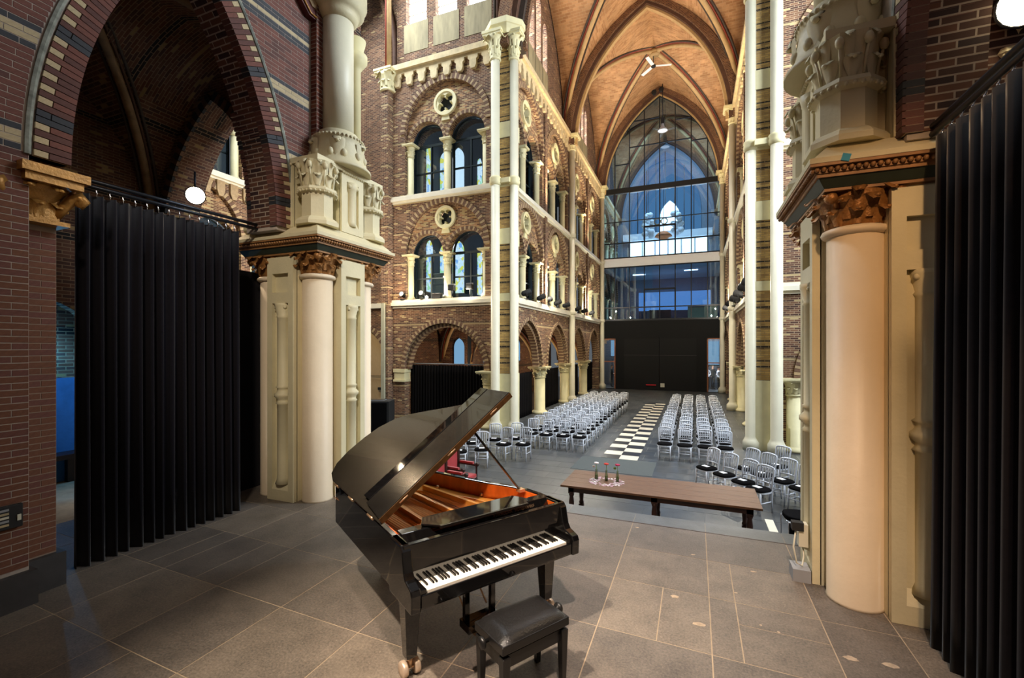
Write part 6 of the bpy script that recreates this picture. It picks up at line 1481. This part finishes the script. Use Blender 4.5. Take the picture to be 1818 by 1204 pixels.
for k, dx in enumerate((-.28, .22)):
    t = thing('boss_loudspeaker', 'small dark loudspeaker above the glass arch, %s of the pair' % ('left' if k == 0 else 'right'), 'speaker', (-2.45 + dx, YB - .75, 20.45 + .12 * k), 0, 'loudspeakers above the glass arch'); m = MB(); m.lathe([(.08, .16), (.15, .1), (.18, -.1), (.12, -.1)], (0, 0, 0), 12, axis='y'); obj('cone', m, ['speaker_black'], t)
# switch panel on the near left jamb, floor box and socket on the right pier
sp_ = thing('light_switchboard', 'black switchboard with small coloured labels on the near left brick wall', 'switchboard', (-5.49, 1.92, .82))
bev(obj('panel_box', BX(0, .04, -.16, .125, -.10, .10), ['speaker_black'], sp_), .006)
m = MB()
for i in range(2):
    for j in range(5):
        m.cur = (i + j) % 3; m.box(.04, .044, -.11 + i * .09, -.055 + i * .09, -.07 + j * .032, -.052 + j * .032)
obj('label_strip', m, ['white_box', 'brick_cream', 'grey_panel'], sp_); obj('switch', BX(.04, .048, .085, .11, -.04, .01), ['white_box'], sp_)
fbx = thing('cable_box', 'grey cable floor box with socket and wire at the foot of the right pier', 'box', (.975, 5.20, 0)); obj('floor_box', BX(-.09, .06, -.1, .1, 0, .12), ['grey_panel'], fbx); obj('socket_box', BX(-.02, .06, .02, .12, .3, .52), ['white_box'], fbx); obj('plug', BX(-.08, .02, .0, .08, .46, .54), ['speaker_black'], fbx)
m = MB(); m.tube([(-.04, .04, .47), (-.07, .0, .3), (-.05, -.04, .16), (0, -.02, .13), (.03, .06, .2), (.02, .08, .32)], .008, 6); obj('wire', m, ['white_box'], fbx)

# ================================================================== PEOPLE BEYOND THE SIDE WINDOWS
def person(x, y, z, h, rz, top, trousers, hair, label, arms='down'):
    t = thing('person', label, 'person', (x, y, z), rz); s = h / 1.75
    V = {'pel': (0, 0, .95, .13, .10), 'bel': (0, 0, 1.10, .125, .09), 'che': (0, -.01, 1.30, .15, .10), 'nec': (0, .0, 1.47, .055, .055), 'hd0': (0, -.01, 1.55, .06, .065), 'hd1': (0, -.02, 1.65, .08, .095), 'hd2': (0, -.015, 1.72, .055, .065),
         'shL': (-.17, 0, 1.41, .06, .06), 'elL': (-.23, .02, 1.13, .042, .042), 'wrL': (-.20, -.12, .95, .03, .03), 'haL': (-.18, -.18, .90, .032, .02),
         'shR': (.17, 0, 1.41, .06, .06), 'elR': (.23, .02, 1.13, .042, .042), 'wrR': (.18, -.20, 1.05, .03, .03), 'haR': (.15, -.26, 1.07, .032, .02),
         'hiL': (-.09, 0, .88, .085, .085), 'knL': (-.10, -.02, .50, .058, .058), 'anL': (-.10, .02, .09, .04, .04), 'toL': (-.10, -.12, .04, .035, .03),
         'hiR': (.09, 0, .88, .085, .085), 'knR': (.10, -.02, .50, .058, .058), 'anR': (.10, .02, .09, .04, .04), 'toR': (.10, -.12, .04, .035, .03)}
    E_ = [('pel', 'bel'), ('bel', 'che'), ('che', 'nec'), ('nec', 'hd0'), ('hd0', 'hd1'), ('hd1', 'hd2'), ('che', 'shL'), ('shL', 'elL'), ('elL', 'wrL'), ('wrL', 'haL'), ('che', 'shR'), ('shR', 'elR'), ('elR', 'wrR'), ('wrR', 'haR'), ('pel', 'hiL'), ('hiL', 'knL'), ('knL', 'anL'), ('anL', 'toL'), ('pel', 'hiR'), ('hiR', 'knR'), ('knR', 'anR'), ('anR', 'toR')]
    ks = list(V); me = bpy.data.meshes.new('body'); me.from_pydata([tuple(c * s for c in V[k][:3]) for k in ks], [(ks.index(a), ks.index(b)) for a, b in E_], [])
    for q in (top, trousers, 'skin'): me.materials.append(MATS[q])
    o = bpy.data.objects.new('body', me); COL.objects.link(o); sk = o.modifiers.new('skin', 'SKIN')
    for i, k in enumerate(ks): me.skin_vertices[0].data[i].radius = (V[k][3] * s, V[k][4] * s)
    me.skin_vertices[0].data[0].use_root = True
    sd = o.modifiers.new('sub', 'SUBSURF'); sd.levels = 1; sd.render_levels = 1
    dg = bpy.context.evaluated_depsgraph_get(); ev = o.evaluated_get(dg); nm = bpy.data.meshes.new_from_object(ev)
    o.modifiers.clear(); o.data = nm
    for p in nm.polygons:
        z_ = p.center.z / s; p.use_smooth = True
        hand = (abs(p.center.x) > .13 * s and p.center.y < -.14 * s and z_ < 1.2)
        p.material_index = 2 if (z_ > 1.45 or hand) else (1 if z_ < .97 else 0)
    o.parent = t
    m = MB(); m.sphere((0, .012 * s, 1.695 * s), .105 * s, 12, 8, (.88, 1.0, .85)); obj('hair', m, [hair], t)
    m = MB()
    for q in (-.03, .03): m.sphere((q * s, -.108 * s, 1.645 * s), .011 * s, 6, 4)
    obj('eyes', m, ['hair_dark'], t); m = MB(); m.sphere((0, -.118 * s, 1.615 * s), .014 * s, 6, 4, (.8, 1, 1.3)); obj('nose', m, ['skin'], t); m = MB(); m.sphere((0, -.105 * s, 1.575 * s), .02 * s, 6, 4, (1.2, .5, .35)); obj('mouth', m, ['velvet_red'], t)
    return t
person(-6.05, 35.6, ZL, 1.78, 1.9, 'cloth_dark', 'jeans', 'hair_dark', 'person in dark clothes standing behind the left side window')
person(.85, 36.2, ZL, 1.78, -.6, 'cloth_white', 'cloth_dark', 'hair_dark', 'person in a white shirt at the left of the right side window')
person(1.22, 36.9, ZL, 1.82, .4, 'cloth_dark', 'cloth_dark', 'hair_dark', 'person in a dark jacket in the middle of the right side window')
person(1.58, 36.2, ZL, 1.72, 1.2, 'cloth_white', 'cloth_dark', 'hair_dark', 'person in a white shirt at the right of the right side window')
